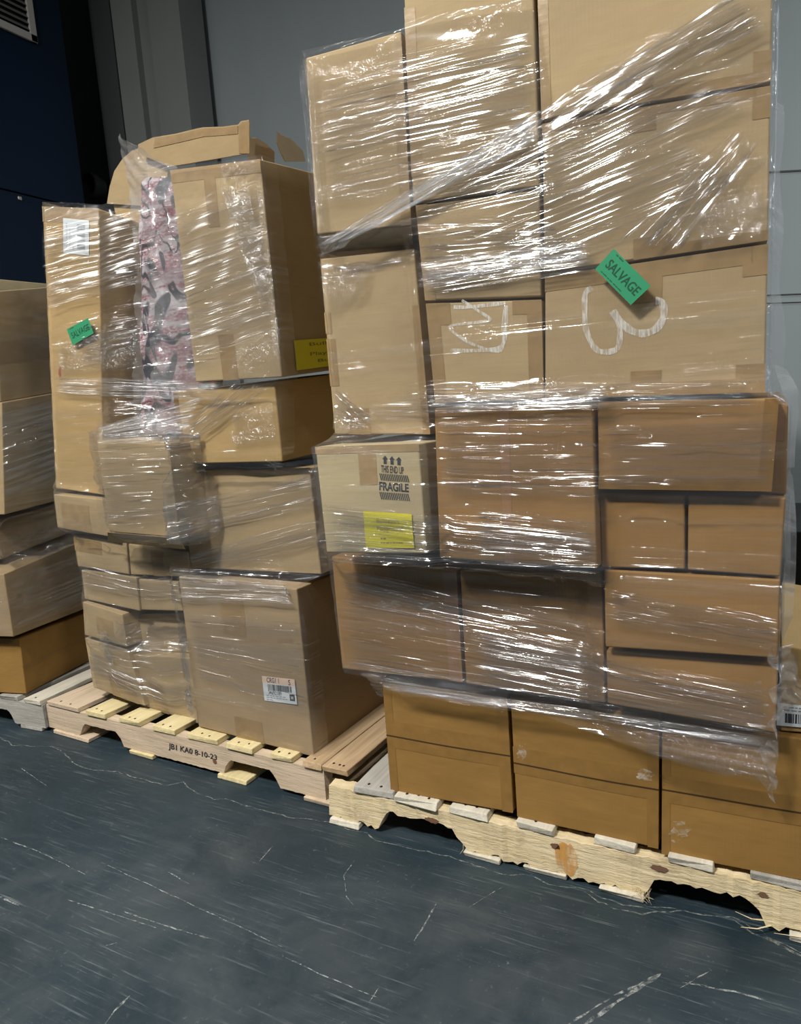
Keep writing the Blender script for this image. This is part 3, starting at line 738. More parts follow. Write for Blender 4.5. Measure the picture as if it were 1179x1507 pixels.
for k in range(16):
    x = .845 + rr.uniform(-.02, .02); splinter(so, [(x, .004, .03), (x + rr.uniform(-.01, .01), -.012, .018 + rr.uniform(-.005, .01)), (x + rr.uniform(-.03, .02), -.02, .006 + rr.uniform(0, .02))], .0012, RAW)
splinter(so, [(1.075, .004, .022), (1.05, -.02, .035), (1.02, -.03, .05)], .0025, RAW)
splinter(so, [(1.09, .004, .017), (1.06, -.02, .016), (1.03, -.03, .018)], .0025, RAW)
splinter(so, [(1.19, -.004, .02), (1.14, -.014, .018), (1.09, -.02, .016)], .002, RAW)
splinter(so, [(.40, .004, .03), (.405, -.01, .02), (.398, -.016, .01)], .002, RAW)

# middle pallet
OM = floor_at(74, 1076); 
pm2 = floor_at(485, 1186); degM = math.degrees(math.atan2(pm2.y - OM.y, pm2.x - OM.x))
LM = 1.295
FMP = Frame(OM.x, OM.y, degM)
def xm(px, py): return (FMP.at(px, py, -.005) - OM).dot(FMP.u)
tops = [(xm(70, 1036), xm(116, 1051), PINK, 2), (xm(128, 1053), xm(156, 1061), PINEY, 2), (xm(175, 1063), xm(206, 1072), PINEY, 2), (xm(225, 1078), xm(258, 1086), PINEY, 2), (xm(276, 1090), xm(320, 1100), PINEY, 2),
        (xm(334, 1103), xm(373, 1113), PINEY, 2), (xm(399, 1118), xm(430, 1127), PINEY, 2), (xm(446, 1127), xm(474, 1135), BRNW, 1), (xm(475, 1135), xm(512, 1144), BRNW, 3)]
tops = [(a, b, m_, n_, .006) for a, b, m_, n_ in tops]
lows = [(xm(80, 1078), xm(132, 1090), PINK, .01), (xm(192, 1108), xm(226, 1116), PINEY, .01), (xm(322, 1142), xm(364, 1150), PINEY, .01), (xm(448, 1172), xm(492, 1188), PINK, .01)]
pmr, pmb, _, _, mst = pallet('light pine pallet stamped with black lettering under the middle load', OM, degM, LM, .98, tops, lows, PINK, [(.19, .42, .05), (.90, 1.12, .05)], 5, .0012)
ms, mM = mst[0]
def on_stringer(q, n=None):
    return [mM.inverted() @ p for p in q]
v2, f2 = text_2d('JB1 KA0 8-10-23', .012)
P0 = [FMP.at(x, y, -.0022) for x, y in [(248, 1093), (319, 1111), (319, 1121), (248, 1104)]]
me = bpy.data.meshes.new('stamped_lettering'); me.from_pydata([mM.inverted() @ bil(P0, a, b) for a, b in v2], [], f2); me.materials.append(INK)
o = bpy.data.objects.new('stamped_lettering', me); COL.objects.link(o); o.parent = ms
disc(ms, mM, (FMP.at(318, 1131, 0) - OM).dot(FMP.u), .05, .009, .010, KNOT, 'wood_knot', 4, -.0022)

# left pallet
OLp = floor_at(70, 1078); degL = 4.0
aL = math.radians(degL); LL = 1.22
OL = OLp - Vector((math.cos(aL), math.sin(aL), 0)) * (LL + .006)
topsL = [(0.0, .14, GREYW, 0, .004), (.2, .29, GREYW, 0, .004), (.36, .45, GREYW, 0, .003), (.52, .61, GREYW, 0, .004), (.68, .77, GREYW, 0, .004), (.84, .93, GREYW, 0, .004), (.985, 1.085, GREYW, 0, .003), (1.125, 1.215, PALEW, 1, .004)]
lowsL = [(0, .12, GREYW, .005), (.55, .65, GREYW, .005), (1.08, 1.2, GREYW, .0)]
pallet('weathered grey pallet at the left edge under the left load', OL, degL, LL, 1.0, topsL, lowsL, GREYW, [(.15, .38, .05), (.83, 1.05, .05)], 8, .0015)

# ------------------------------------------------------------------ stretch film
class Profile:
    """how far the cartons stand out over the wrapped face, so the film bridges from edge to edge"""
    def __init__(s, fr, quads, res=.01, dil=4, lim=(-.3, .6)):
        us = [p[0] for q in quads for p in q]; zs = [p[1] for q in quads for p in q]
        s.u0, s.z0, s.res = min(us) - .25, min(zs) - .25, res
        nu, nz = int((max(us) - s.u0 + .25) / res), int((max(zs) - s.z0 + .25) / res)
        uu = s.u0 + (np.arange(nu) + .5) * res; zz = s.z0 + (np.arange(nz) + .5) * res
        U, Zg = np.meshgrid(uu, zz, indexing='ij'); A = np.full((nu, nz), 9.0)
        for q in quads:
            P = np.array(q); c = P[:, :2].mean(0)
            M = np.c_[np.ones(4), P[:, 0], P[:, 1]]; co_, *_ = np.linalg.lstsq(M, P[:, 2], rcond=None)
            ins = np.ones_like(U, bool); n_ = 4; g = .03
            for i in range(4):
                a, b = P[i, :2], P[(i + 1) % 4, :2]; e = b - a; nrm = np.array([e[1], -e[0]]) / np.hypot(*e)
                if np.dot(c - a, nrm) < 0: nrm = -nrm
                ins &= ((U - a[0]) * nrm[0] + (Zg - a[1]) * nrm[1]) > -g
            d = co_[0] + co_[1] * np.clip(U, P[:, 0].min(), P[:, 0].max()) + co_[2] * np.clip(Zg, P[:, 1].min(), P[:, 1].max())
            A = np.where(ins & (d < A), d, A)
        far = A > 5; fill = np.median(A[~far])
        B = np.where(far, fill, A)
        for _ in range(40):           # spread the known set-back into the empty rim
            C = (np.roll(B, 1, 0) + np.roll(B, -1, 0) + np.roll(B, 1, 1) + np.roll(B, -1, 1)) / 4; B = np.where(far, C, B)
        A0 = B.copy()
        for _ in range(3): B = (B + np.roll(B, 1, 0) + np.roll(B, -1, 0) + np.roll(B, 1, 1) + np.roll(B, -1, 1)) / 5
        s.A = np.minimum(B, A0 + .004) - .012
        s.nu, s.nz = nu, nz
    def __call__(s, u, z):
        x = (u - s.u0) / s.res - .5; y = (z - s.z0) / s.res - .5
        i = int(min(max(x, 0), s.nu - 2)); j = int(min(max(y, 0), s.nz - 2)); a = min(max(x - i, 0), 1); b = min(max(y - j, 0), 1)
        A = s.A; return A[i, j] * (1 - a) * (1 - b) + A[i + 1, j] * a * (1 - b) + A[i, j + 1] * (1 - a) * b + A[i + 1, j + 1] * a * b
def interp(pl, t):
    if t <= pl[0][0]: return pl[0][1]
    for (a, x), (b, y) in zip(pl, pl[1:]):
        if t <= b: return x + (y - x) * (t - a) / (b - a)
    return pl[-1][1]
def film_root(label, w):
    M_ = Matrix(); M_.translation = w
    return empty('stretch_wrap', M_, label, 'stretch wrap'), M_
def sheet(name, fr, prof, left, right, top, bot, mat, parent, base, nu=90, nv=120, lift=0.0, ret_l=0.0, ret_r=0.0, uvrot=None, amp=.002, seed=0):
    """left/right: x over y; top/bot: y over s (0..1). ret: how far it runs back round each side"""
    rr = random.Random(seed); v, uv, f = [], [], []
    kl, kr = (5 if ret_l else 0), (5 if ret_r else 0); W = nu + 1 + kl + kr
    px_ = [rr.uniform(0, 6.28) for _ in range(4)]
    for j in range(nv + 1):
        row = []
        for i in range(nu + 1):
            s_ = i / nu; y = top(s_) + (bot(s_) - top(s_)) * j / nv
            x = left(y) + (right(y) - left(y)) * s_
            w0 = fr.at(x, y, -.06); u, z, _ = fr.uz(w0); o_ = prof(u, z)
            w0 = fr.at(x, y, o_); u, z, _ = fr.uz(w0)
            o_ = prof(u, z) - lift - amp * (1 + math.sin(z * 70 + u * 9 + px_[0]) * math.sin(u * 17 + z * 31 + px_[1]))
            row.append((u, z, o_))
        full = []
        if kl:
            u, z, o_ = row[0]
            for k in range(kl, 0, -1): full.append((u - .004, z, o_ + ret_l * k / kl, -ret_l * k / kl))
        full += [(u, z, o_, 0) for u, z, o_ in row]
        if kr:
            u, z, o_ = row[-1]
            for k in range(1, kr + 1): full.append((u + .004, z, o_ + ret_r * k / kr, ret_r * k / kr))
        for u, z, o_, ex in full:
            v.append(fr.w(u, z, o_))
            uu, vv = u + ex, z
            if uvrot is not None:
                ca, sa = math.cos(uvrot), math.sin(uvrot); uu, vv = uu * ca + vv * sa, -uu * sa + vv * ca
            uv.append((uu + seed * 1.7, vv + seed * .9))
    for j in range(nv):
        for i in range(W - 1):
            k = j * W + i; f.append((k, k + W, k + W + 1, k + 1))
    return mesh_obj(name, v, f, mat, parent, base=base, uvs=uv, smooth=True)
def band(name, fr, prof, q, mat, parent, base, nu=70, lift=.004, amp=.0015, seed=0, n=0, hgt=.0036, wid=.0068, lo=.25, fan=0.0):
    """a strip of film laid over the wrap; n pleats run along it, each a low rounded ridge of the film itself.
    q = corners TL TR BR BL as they are seen, laid on the bridged surface of the wrap"""
    rr = random.Random(seed * 7 + 3); v, uv, f, th = [], [], [], []
    c0 = [fr.at(x, y, -.03) for x, y in q]
    L = ((c0[1] - c0[0]).length + (c0[2] - c0[3]).length) / 2; Wd = ((c0[3] - c0[0]).length + (c0[2] - c0[1]).length) / 2
    rows = [(k / 14, None, 0) for k in range(15)]; PLT = []
    for k in range(n):
        b0 = (k + .5 + rr.uniform(-.38, .38)) / n; w = wid * rr.uniform(.6, 1.3) / Wd
        ln = rr.uniform(lo, 1.1); st = rr.uniform(-.05, max(0, 1.02 - ln))
        PLT.append((b0, w, st, st + ln, hgt * rr.uniform(.35, 1.25), rr.uniform(-1, 1) * .35 / n, rr.uniform(0, 6.28)))
        for t in (-1, -.66, -.33, 0, .33, .66, 1): rows.append((b0 + t * w, k, t))
    rows = sorted(rows); R_ = []
    for r in rows:
        if 0 <= r[0] <= 1: R_.append(r)
    for (b, k, t) in R_:
        for i in range(nu + 1):
            a = i / nu; bb = b; push = 0
            if k is not None:
                b0, w, st, en, h_, dl, ph = PLT[k]
                win = min(1, max(0, min(a - st, en - a) / .07)); win = win * win * (3 - 2 * win)
                push = h_ * win * (.55 + .45 * math.sin(a * 9 + ph)) * math.cos(t * math.pi / 2) ** 2
                bb = min(1, max(0, b + dl * (a - .5) + .0012 / Wd * math.sin(a * 6 + ph)))
            x = (q[0][0] * (1 - a) + q[1][0] * a) * (1 - bb) + (q[3][0] * (1 - a) + q[2][0] * a) * bb
            y = (q[0][1] * (1 - a) + q[1][1] * a) * (1 - bb) + (q[3][1] * (1 - a) + q[2][1] * a) * bb
            e1, e2 = min(1, min(bb, 1 - bb) / .15), min(1, min(a, 1 - a) / .08)
            th.append(e1 * e1 * (3 - 2 * e1) * e2 * e2 * (3 - 2 * e2))
            w0 = fr.at(x, y, -.06); u, z, _ = fr.uz(w0); o_ = prof(u, z)
            w0 = fr.at(x, y, o_); u, z, _ = fr.uz(w0)
            v.append(fr.w(u, z, prof(u, z) - lift - amp * math.sin(i * .25 + bb * 11 + seed) - push)); uv.append((a * L + seed * 2.3, bb * Wd + seed * 1.1))
    W = nu + 1
    for j in range(len(R_) - 1):
        for i in range(nu):
            k = j * W + i; f.append((k, k + W, k + W + 1, k + 1))
    return mesh_obj(name, v, f, mat, parent, base=base, uvs=uv, smooth=True, thick=th)
def free_sheet(name, pts, nu, nv, mat, parent, base, amp=.01, freq=30, seed=0):
    """a loose scrap: pts is a coarse grid (rows of world points), interpolated and crumpled"""
    rr = random.Random(seed); ph = [rr.uniform(0, 6.28) for _ in range(8)]
    R, C = len(pts), len(pts[0]); v, uv, f = [], [], []
    L = (pts[0][-1] - pts[0][0]).length; Wd = (pts[-1][0] - pts[0][0]).length
    for j in range(nv + 1):
        y = j / nv * (R - 1); j0 = min(int(y), R - 2); b = y - j0; b = b * b * (3 - 2 * b)
        for i in range(nu + 1):
            x = i / nu * (C - 1); i0 = min(int(x), C - 2); a = x - i0
            p = (pts[j0][i0] * (1 - a) + pts[j0][i0 + 1] * a) * (1 - b) + (pts[j0 + 1][i0] * (1 - a) + pts[j0 + 1][i0 + 1] * a) * b
            q = p * freq
            d = Vector((math.sin(q.z * 1.3 + ph[0]) * math.cos(q.x * 1.7 + ph[1]), math.sin(q.z * 2.1 + ph[2]) * math.sin(q.x * 1.1 + ph[3]) + .5 * math.sin(q.x * 3.7 + q.z * 4.1 + ph[4]), math.sin(q.x * 1.9 + ph[5]) * .6))
            v.append(p + d * amp); uv.append((i / nu * L + seed, j / nv * Wd + seed * .3))
    W = nu + 1
    for j in range(nv):
        for i in range(nu):
            k = j * W + i; f.append((k, k + W, k + W + 1, k + 1))
    return mesh_obj(name, v, f, mat, parent, base=base, uvs=uv, smooth=True)

# quads were stored in each box's own frame; bring the upper rows of the right load into the front frame
def restack(lst, fr):
    return [[fr.uz(w) for w in q] for q in lst]

def pl(*p): return lambda t: interp(p, t)
def lowest(fr, q): return fr.at(*q, 0)

# wrap of the right load
PR = Profile(FR, restack(STACK['R'], FR))
wr, wrm = film_root('glossy clear stretch film wound around the tall right load', Vector((-.55, 1.4, .35)))
R_left = pl((76, 446), (374, 470), (382, 472), (600, 492), (642, 490), (657, 466), (815, 482), (985, 505), (1010, 518))
R_right = pl((-20, 1143), (578, 1131), (590, 1152), (602, 1163), (730, 1161), (850, 1153), (1080, 1147), (1170, 1142))
R_top = pl((0, 76), (.21, 42), (.22, 28), (.485, -2), (.52, 150), (.88, -14), (1, -22))
R_bot = pl((0, 990), (.09, 1003), (.12, 1026), (.2, 1022), (.33, 1042), (.45, 1052), (.6, 1086), (.72, 1112), (.8, 1130), (.89, 1143), (.94, 1135), (.985, 1166), (1, 1122))
sheet('film_sheet', FR, PR, R_left, R_right, R_top, R_bot, FILM, wr, wrm, 110, 170, .0, .6, .6, seed=1)
for k, (q, mt, lf, n_, kw) in enumerate([
    ([(456, 112), (787, 30), (790, 246), (470, 312)], FILMS, .005, 19, dict(lo=.6)),
    ([(466, 364), (802, 160), (802, 206), (470, 382)], FILMR, .012, 12, dict(lo=.6, wid=.004, hgt=.003)),
    ([(790, 166), (1085, -16), (1142, 40), (794, 214)], FILMS, .008, 13, dict(lo=.4)),
    ([(612, 288), (1010, 100), (1128, 150), (802, 300)], FILMS, .006, 10, dict(lo=.25, hgt=.003)),
    ([(640, 330), (1000, 190), (1120, 270), (802, 400)], FILMS, .008, 12, dict(lo=.12, hgt=.003)),
    ([(900, 360), (1080, 190), (1126, 210), (1010, 372)], FILMS, .010, 9, dict(lo=.1)),
    ([(1020, 300), (1124, 270), (1126, 356), (1030, 368)], FILMC, .008, 0, {}),
    ([(610, 318), (800, 318), (905, 398), (622, 444)], FILMS, .008, 16, dict(lo=.2)),
    ([(614, 384), (872, 352), (872, 388), (616, 428)], FILMD, .011, 10, dict(lo=.4)),
    ([(640, 560), (1124, 562), (1124, 600), (490, 614)], FILMS, .007, 8, dict(lo=.3)),
    ([(640, 582), (900, 566), (900, 602), (640, 604)], FILMD, .010, 6, dict(lo=.5)),
    ([(468, 382), (548, 388), (540, 440), (478, 462)], FILMC, .008, 0, {}),
    ([(492, 560), (560, 620), (520, 636), (494, 636)], FILMS, .007, 5, dict(lo=.5)),
    ([(638, 612), (882, 606), (886, 740), (642, 730)], FILMS, .006, 14, dict(lo=.35)),
    ([(880, 610), (1150, 600), (1140, 720), (882, 718)], FILMS, .005, 5, dict(lo=.2, hgt=.003)),
    ([(468, 735), (884, 780), (886, 846), (482, 826)], FILMS, .006, 13, dict(lo=.3)),
    ([(700, 740), (884, 760), (886, 836), (700, 826)], FILMS, .008, 9, dict(lo=.2)),
    ([(490, 828), (900, 915), (897, 985), (500, 905)], FILMS, .006, 11, dict(lo=.3)),
    ([(496, 892), (900, 968), (895, 1044), (505, 985)], FILMS, .007, 12, dict(lo=.4)),
    ([(690, 915), (1146, 1010), (1143, 1082), (692, 1005)], FILMS, .009, 15, dict(lo=.35)),
    ([(889, 860), (1150, 905), (1146, 960), (892, 920)], FILMS, .005, 6, dict(lo=.15)),
    ([(560, 996), (1142, 1082), (1140, 1100), (575, 1012)], FILMD, .010, 4, dict(lo=.4)),
    ([(520, 984), (760, 1016), (742, 1046), (575, 1016)], FILMC, .008, 0, {}),
    ([(850, 1052), (1144, 1088), (1138, 1156), (960, 1112)], FILMC, .008, 0, {}),
    ([(443, 90), (462, 88), (482, 372), (466, 374)], FILMC, .008, 0, {})]):
    band('film_band', FR, PR, q, mt, wr, wrm, lift=lf, seed=k + 1, n=n_, **kw)
# milky loose tails that have come away at the right edge
def atr(rows): return [[FR.at(x, y, o_) for x, y, o_ in r] for r in rows]
free_sheet('loose_film_tail', atr([[(1138, 150, .03), (1152, 152, .15)], [(1134, 380, .03), (1150, 400, .15)], [(1130, 590, .03), (1156, 560, .2)]]), 10, 50, FILMH, wr, wrm, .004, 25, 2)
free_sheet('loose_film_tail', atr([[(1144, 536, .06), (1160, 545, .25)], [(1150, 590, .05), (1176, 580, .28)], [(1158, 690, .05), (1170, 690, .25)]]), 12, 40, FILMH, wr, wrm, .006, 25, 3)
free_sheet('loose_film_tail', atr([[(1158, 690, .05), (1167, 700, .2)], [(1154, 790, .04), (1174, 790, .25)], [(1148, 960, .03), (1164, 955, .2)]]), 12, 50, FILMH, wr, wrm, .005, 25, 4)
free_sheet('crumpled_film_knot', atr([[(1136, 950, -.09), (1158, 950, -.03), (1174, 968, .03)], [(1140, 1000, -.10), (1164, 990, -.05), (1186, 1000, .0)], [(1136, 1082, -.08), (1150, 1050, -.05), (1190, 1026, -.01)]]), 60, 70, FILMK, wr, wrm, .009, 75, 5)
free_sheet('hanging_film_strand', atr([[(1118, 1098, -.075), (1146, 1090, -.075)], [(1128, 1135, -.07), (1143, 1138, -.07)], [(1136, 1184, -.05), (1140, 1184, -.05)]]), 20, 60, FILMK, wr, wrm, .006, 80, 6)
# film tucked round the overhang at the left end
free_sheet('loose_film_tail', atr([[(530, 990, -.03), (562, 994, -.02)], [(545, 1005, .05), (563, 1010, .02)], [(556, 1024, .12), (563, 1026, .06)]]), 14, 14, FILMH, wr, wrm, .003, 40, 7)

def film_label(fr, prof, px, root, base, lift, extra, bold):
    q = []
    for x, y in px:
        w0 = fr.at(x, y, -.06); u, z, _ = fr.uz(w0); w0 = fr.at(x, y, prof(u, z)); u, z, _ = fr.uz(w0); q.append((u, z, prof(u, z)))
    o_ = min(t[2] for t in q) - lift
    q = [fr.at(x, y, o_) for x, y in px]
    lb = slab('green_label', q, .0005, fr.n, GREEN, root, base); lb['label'] = 'bright green paper label reading SALVAGE'
    n = fr.n
    def kid(o): o.parent = lb
    kid(lettering('SALVAGE', sub(q, .10, .30, .92, .68), n, .001, DKGREEN, root, base, bold))
    kid(smalltext(sub(q, .12, .04, .98, .14), n, .001, DKGREEN, root, base, 1, 31))
    if extra: kid(smalltext(sub(q, .12, .86, .72, .95), n, .001, DKGREEN, root, base, 1, 32))
film_label(FR, PR, [(903.5, 366), (958, 421), (928.5, 449), (876, 396)], wr, wrm, .0125, True, .012)

# wrap of the middle load
PM = Profile(FM, restack(STACK['M'], FM))
wm, wmm = film_root('wrinkled clear stretch film around the uneven middle load', Vector((-1.8, 1.55, .14)))
M_left = pl((300, 63), (720, 83), (726, 79), (778, 86), (788, 108), (836, 116), (840, 120), (882, 124), (935, 125), (1012, 140), (1040, 154))
M_right = pl((228, 386), (556, 419), (562, 407), (680, 419), (687, 459), (848, 476), (858, 442), (1118, 465))
M_top = pl((0, 297), (.26, 300), (.42, 290), (.52, 262), (.57, 247), (1, 229))
M_bot = pl((0, 1010), (.22, 1036), (.25, 1040), (.45, 1064), (1, 1110))
sheet('film_sheet', FM, PM, M_left, M_right, M_top, M_bot, FILM, wm, wmm, 80, 170, 0, .35, .06, seed=2)
for k, (q, mt, lf, n_, kw) in enumerate([
    ([(61, 330), (208, 294), (210, 425), (70, 466)], FILMT, .006, 15, dict(lo=.4)),
    ([(120, 478), (205, 462), (208, 520), (122, 540)], FILMT, .005, 8, dict(lo=.15)),
    ([(80, 500), (205, 482), (208, 545), (82, 556)], FILMV, .005, 0, {}),
    ([(80, 552), (335, 562), (335, 592), (82, 582)], FILMU, .008, 6, dict(lo=.4)),
    ([(146, 628), (310, 576), (268, 655), (144, 654)], FILMU, .009, 9, dict(lo=.3)),
    ([(143, 655), (254, 652), (270, 775), (160, 785)], FILMT, .006, 17, dict(lo=.3)),
    ([(256, 738), (468, 690), (474, 745), (266, 795)], FILMT, .006, 8, dict(lo=.35)),
    ([(270, 815), (470, 760), (474, 800), (276, 852)], FILMT, .007, 6, dict(lo=.3)),
    ([(250, 640), (345, 560), (410, 566), (268, 668)], FILMT, .007, 14, dict(lo=.1)),
    ([(340, 600), (404, 590), (412, 650), (340, 660)], FILMV, .007, 0, {}),
    ([(318, 262), (366, 262), (404, 440), (388, 462)], FILMV, .006, 0, {}),
    ([(322, 240), (384, 232), (386, 256), (326, 266)], FILMV, .005, 0, {}),
    ([(376, 240), (388, 240), (420, 556), (408, 556)], FILMV, .006, 0, {}),
    ([(352, 500), (418, 470), (416, 562), (330, 566)], FILMV, .006, 0, {}),
    ([(250, 300), (384, 250), (410, 500), (280, 545)], FILMT, .005, 16, dict(lo=.2, hgt=.003)),
    ([(112, 822), (272, 858), (274, 892), (120, 868)], FILMT, .006, 6, dict(lo=.3)),
    ([(170, 900), (280, 928), (290, 1010), (180, 985)], FILMT, .006, 9, dict(lo=.3)),
    ([(122, 950), (290, 1020), (292, 1056), (130, 985)], FILMT, .006, 6, dict(lo=.4)),
    ([(262, 836), (440, 848), (442, 892), (262, 886)], FILMU, .008, 7, dict(lo=.3)),
    ([(270, 900), (446, 905), (460, 1060), (288, 1000)], FILMT, .005, 9, dict(lo=.3, hgt=.003))]):
    band('film_band', FM, PM, q, mt, wm, wmm, lift=lf, seed=k + 41, n=n_, **{'hgt': .0048, 'wid': .0062, **kw})
film_label(FM, PM, [(98.4, 484.5), (129.8, 468), (138, 490.5), (107, 508)], wm, wmm, .007, False, .012)

# wrap of the left load
PL = Profile(FL, restack(STACK['L'], FL))
wl, wlm = film_root('clear stretch film around the left load at the photo edge', FL.at(10, 900, -.02))
sheet('film_sheet', FL, PL, pl((425, -30), (600, -10), (838, -4), (940, 12)), pl((425, 140), (930, 156)), pl((0, 428), (1, 418)), pl((0, 930), (1, 880)), FILM, wl, wlm, 40, 90, 0, .3, .0, seed=3)
for k, (q, mt, lf, n_, kw) in enumerate([
    ([(-5, 598), (140, 562), (140, 690), (0, 752)], FILMT, .005, 13, dict(lo=.2)),
    ([(-4, 800), (140, 735), (140, 780), (0, 842)], FILMV, .006, 0, {}),
    ([(8, 850), (140, 800), (140, 880), (20, 932)], FILMV, .005, 0, {})]):
    band('film_band', FL, PL, q, mt, wl, wlm, lift=lf, seed=k + 71, n=n_, **kw)

# clear bag around the fabric roll
bag = empty('plastic_bag', rbm, 'clear plastic bag with a peaked open top around the patterned fabric roll', 'bag')
PT = lambda rows: [[FM.at(x, y, o_) for x, y, o_ in r] for r in rows]
free_sheet('bag_film', PT([[(176, 198, .06), (182, 203, .03), (190, 208, .05)], [(176, 222, .08), (205, 226, .01), (226, 232, .06)], [(188, 262, .08), (220, 258, .0), (262, 246, .06)], [(194, 330, .07), (228, 330, -.005), (270, 330, .05)], [(200, 400, .07), (238, 400, -.005), (280, 400, .05)],
    [(198, 500, .07), (244, 500, -.005), (290, 500, .05)], [(196, 580, .07), (246, 580, -.005), (292, 580, .05)], [(197, 648, .07), (232, 650, .0), (268, 648, .05)]]), 40, 130, BAGM, bag, rbm, .006, 28, 9)

# ------------------------------------------------------------------ the hall
def flat(name, verts, mat, kind='structure', parent=None):
    me = bpy.data.meshes.new(name); me.from_pydata(verts, [], [tuple(range(len(verts)))]); me.materials.append(mat)
    o = bpy.data.objects.new(name, me); COL.objects.link(o)
    if kind: o['kind'] = kind
    if parent: o.parent = parent
    return o
def floormat():
    k = NT('dark_painted_concrete'); o = k.objco()
    a = k.noise(k.mapping(o, (1, 1, 1)), 1.6, 6, .62, .3); b = k.noise(k.mapping(o, (1, 1, 1), (5, 2, 0)), 8, 6, .7)
    base = k.mix(k.ramp(a, .35, .68), (.0100, .0205, .0285, 1), (.021, .037, .0485, 1))
    wisp = k.noise(k.mapping(o, (1.2, 5, 1), (3, 1, 0), (0, 0, .5)), 1.6, 5, .65, .6)
    base = k.mix(k.math('MULTIPLY', k.ramp(wisp, .5, .75), .5), base, (.055, .070, .080, 1))
    # worn, dusty places of the paint
    dust = None
    for px, py, r in ((500, 1420, .34), (330, 1440, .25), (680, 1370, .22), (760, 1500, .30), (300, 1260, .22), (220, 1330, .25), (80, 1310, .16), (560, 1500, .3), (1000, 1390, .10), (85, 1480, .3)):
        p = floor_at(px, py); d = k.n('ShaderNodeVectorMath', operation='DISTANCE'); k.l(o, d.inputs[0]); d.inputs[1].default_value = (p.x, p.y, 0)
        g = k.math('SUBTRACT', 1.0, k.math('DIVIDE', d.outputs['Value'], r), True)
        dust = g if dust is None else k.math('MAXIMUM', dust, g)
    brk = k.ramp(k.noise(k.mapping(o, (1, 1, 1), (2.1, 7.3, 0)), 5, 6, .68, .5), .36, .66)
    base = k.mix(k.math('MULTIPLY', k.math('MULTIPLY', k.math('POWER', dust, .6), brk), .75), base, (.062, .074, .082, 1))
    # scuffs and hair scratches
    for rot, sc, off, am in ((.35, 1, 0, .5), (-.62, 1.2, 4, .55), (1.15, .9, 9, .38), (-.45, 1.7, 14, .5), (-.95, 1.1, 21, .4), (.05, 1.4, 31, .35)):
        v = k.mapping(o, (3.2 * sc, 95 * sc, 1), (off, off * .7, 0), (0, 0, rot))
        n1 = k.noise(v, 1, 5, .72); gate = k.ramp(k.noise(k.mapping(o, (1.2, 1.2, 1), (off * 1.7, 3, 0)), 2.6, 3), .50, .64)
        base = k.mix(k.math('MULTIPLY', k.math('MULTIPLY', k.ramp(n1, .58, .72), gate), am), base, (.25, .285, .29, 1))
    sp_ = k.noise(k.mapping(o, (1, 1, 1)), 70, 4, .7); base = k.mix(k.math('MULTIPLY', k.math('MULTIPLY', k.ramp(sp_, .60, .74), k.ramp(b, .45, .62)), .6), base, (.17, .20, .205, 1))
    k.principled(base, k.ramp(b, .2, .8, (.42, .42, .42, 1), (.62, .62, .62, 1)), .4, k.bump(b, .15, .003)); return k.m
FLO = floormat()
floor = flat('floor', [(-9, -7, 0), (9, -7, 0), (9, 5, 0), (-9, 5, 0)], FLO)
def scratchmat(name, col, lo=.35, hi=.6):
    k = NT(name); o = k.objco(); n1 = k.noise(k.mapping(o, (60, 60, 1)), 1, 4, .7)
    p = k.n('ShaderNodeBsdfDiffuse'); p.inputs[0].default_value = c4(col); t = k.n('ShaderNodeBsdfTransparent'); mx = k.n('ShaderNodeMixShader')
    k.l(k.ramp(n1, lo, hi), mx.inputs[0]); k.l(t.outputs[0], mx.inputs[1]); k.l(p.outputs[0], mx.inputs[2]); k.l(mx.outputs[0], k.out.inputs[0]); return k.m
CRK = scratchmat('pale_floor_crack', (.19, .205, .195), .40, .62); SCR = scratchmat('pale_floor_scratch', (.27, .29, .285), .42, .62)
def floor_line(name, px, w, mat, seed=1, jag=.004, z=.0006):
    rr = random.Random(seed); P = [floor_at(x, y) for x, y in px]; pts = []
    for a, b in zip(P, P[1:]):
        n_ = max(2, int((b - a).length / .018))
        for i in range(n_): pts.append(a.lerp(b, i / n_) + Vector((rr.uniform(-1, 1) * jag, rr.uniform(-1, 1) * jag, 0)))
    pts.append(P[-1]); v, f = [], []
    for i, p in enumerate(pts):
        a, c = pts[max(0, i - 1)], pts[min(len(pts) - 1, i + 1)]; d = (c - a); d.z = 0; d.normalize(); s_ = Vector((-d.y, d.x, 0))
        ww = w * rr.uniform(.4, 1.2) * (1 if 0 < i < len(pts) - 1 else .2)
        v += [p + s_ * ww / 2 + Vector((0, 0, z)), p - s_ * ww / 2 + Vector((0, 0, z))]
        if i: f.append((2 * i - 2, 2 * i - 1, 2 * i + 1, 2 * i))
    me = bpy.data.meshes.new(name); me.from_pydata(v, [], f); me.materials.append(mat)
    o = bpy.data.objects.new(name, me); COL.objects.link(o); o.parent = floor; return o
floor_line('floor_crack', [(-10, 1080), (20, 1097), (74, 1099), (92, 1107), (109, 1125), (137, 1133), (173, 1136), (196, 1143), (224, 1151), (244, 1157), (270, 1152), (285, 1164), (316, 1177), (331, 1176), (356, 1184), (387, 1192), (433, 1204), (489, 1211), (514, 1220), (540, 1225),
    (555, 1237), (596, 1248), (630, 1253), (671, 1264), (701, 1274), (742, 1288), (783, 1289), (808, 1302), (854, 1308), (884, 1320), (915, 1332), (956, 1335), (1001, 1338), (1037, 1348), (1062, 1348), (1093, 1355), (1119, 1371), (1139, 1383), (1190, 1408)], .0042, CRK, 2)
floor_line('floor_crack', [(854, 1308), (880, 1326), (905, 1337), (945, 1345), (984, 1341), (1010, 1340)], .004, CRK, 3)
floor_line('floor_crack', [(1080, 1352), (1110, 1374), (1150, 1392), (1190, 1412)], .007, CRK, 4)
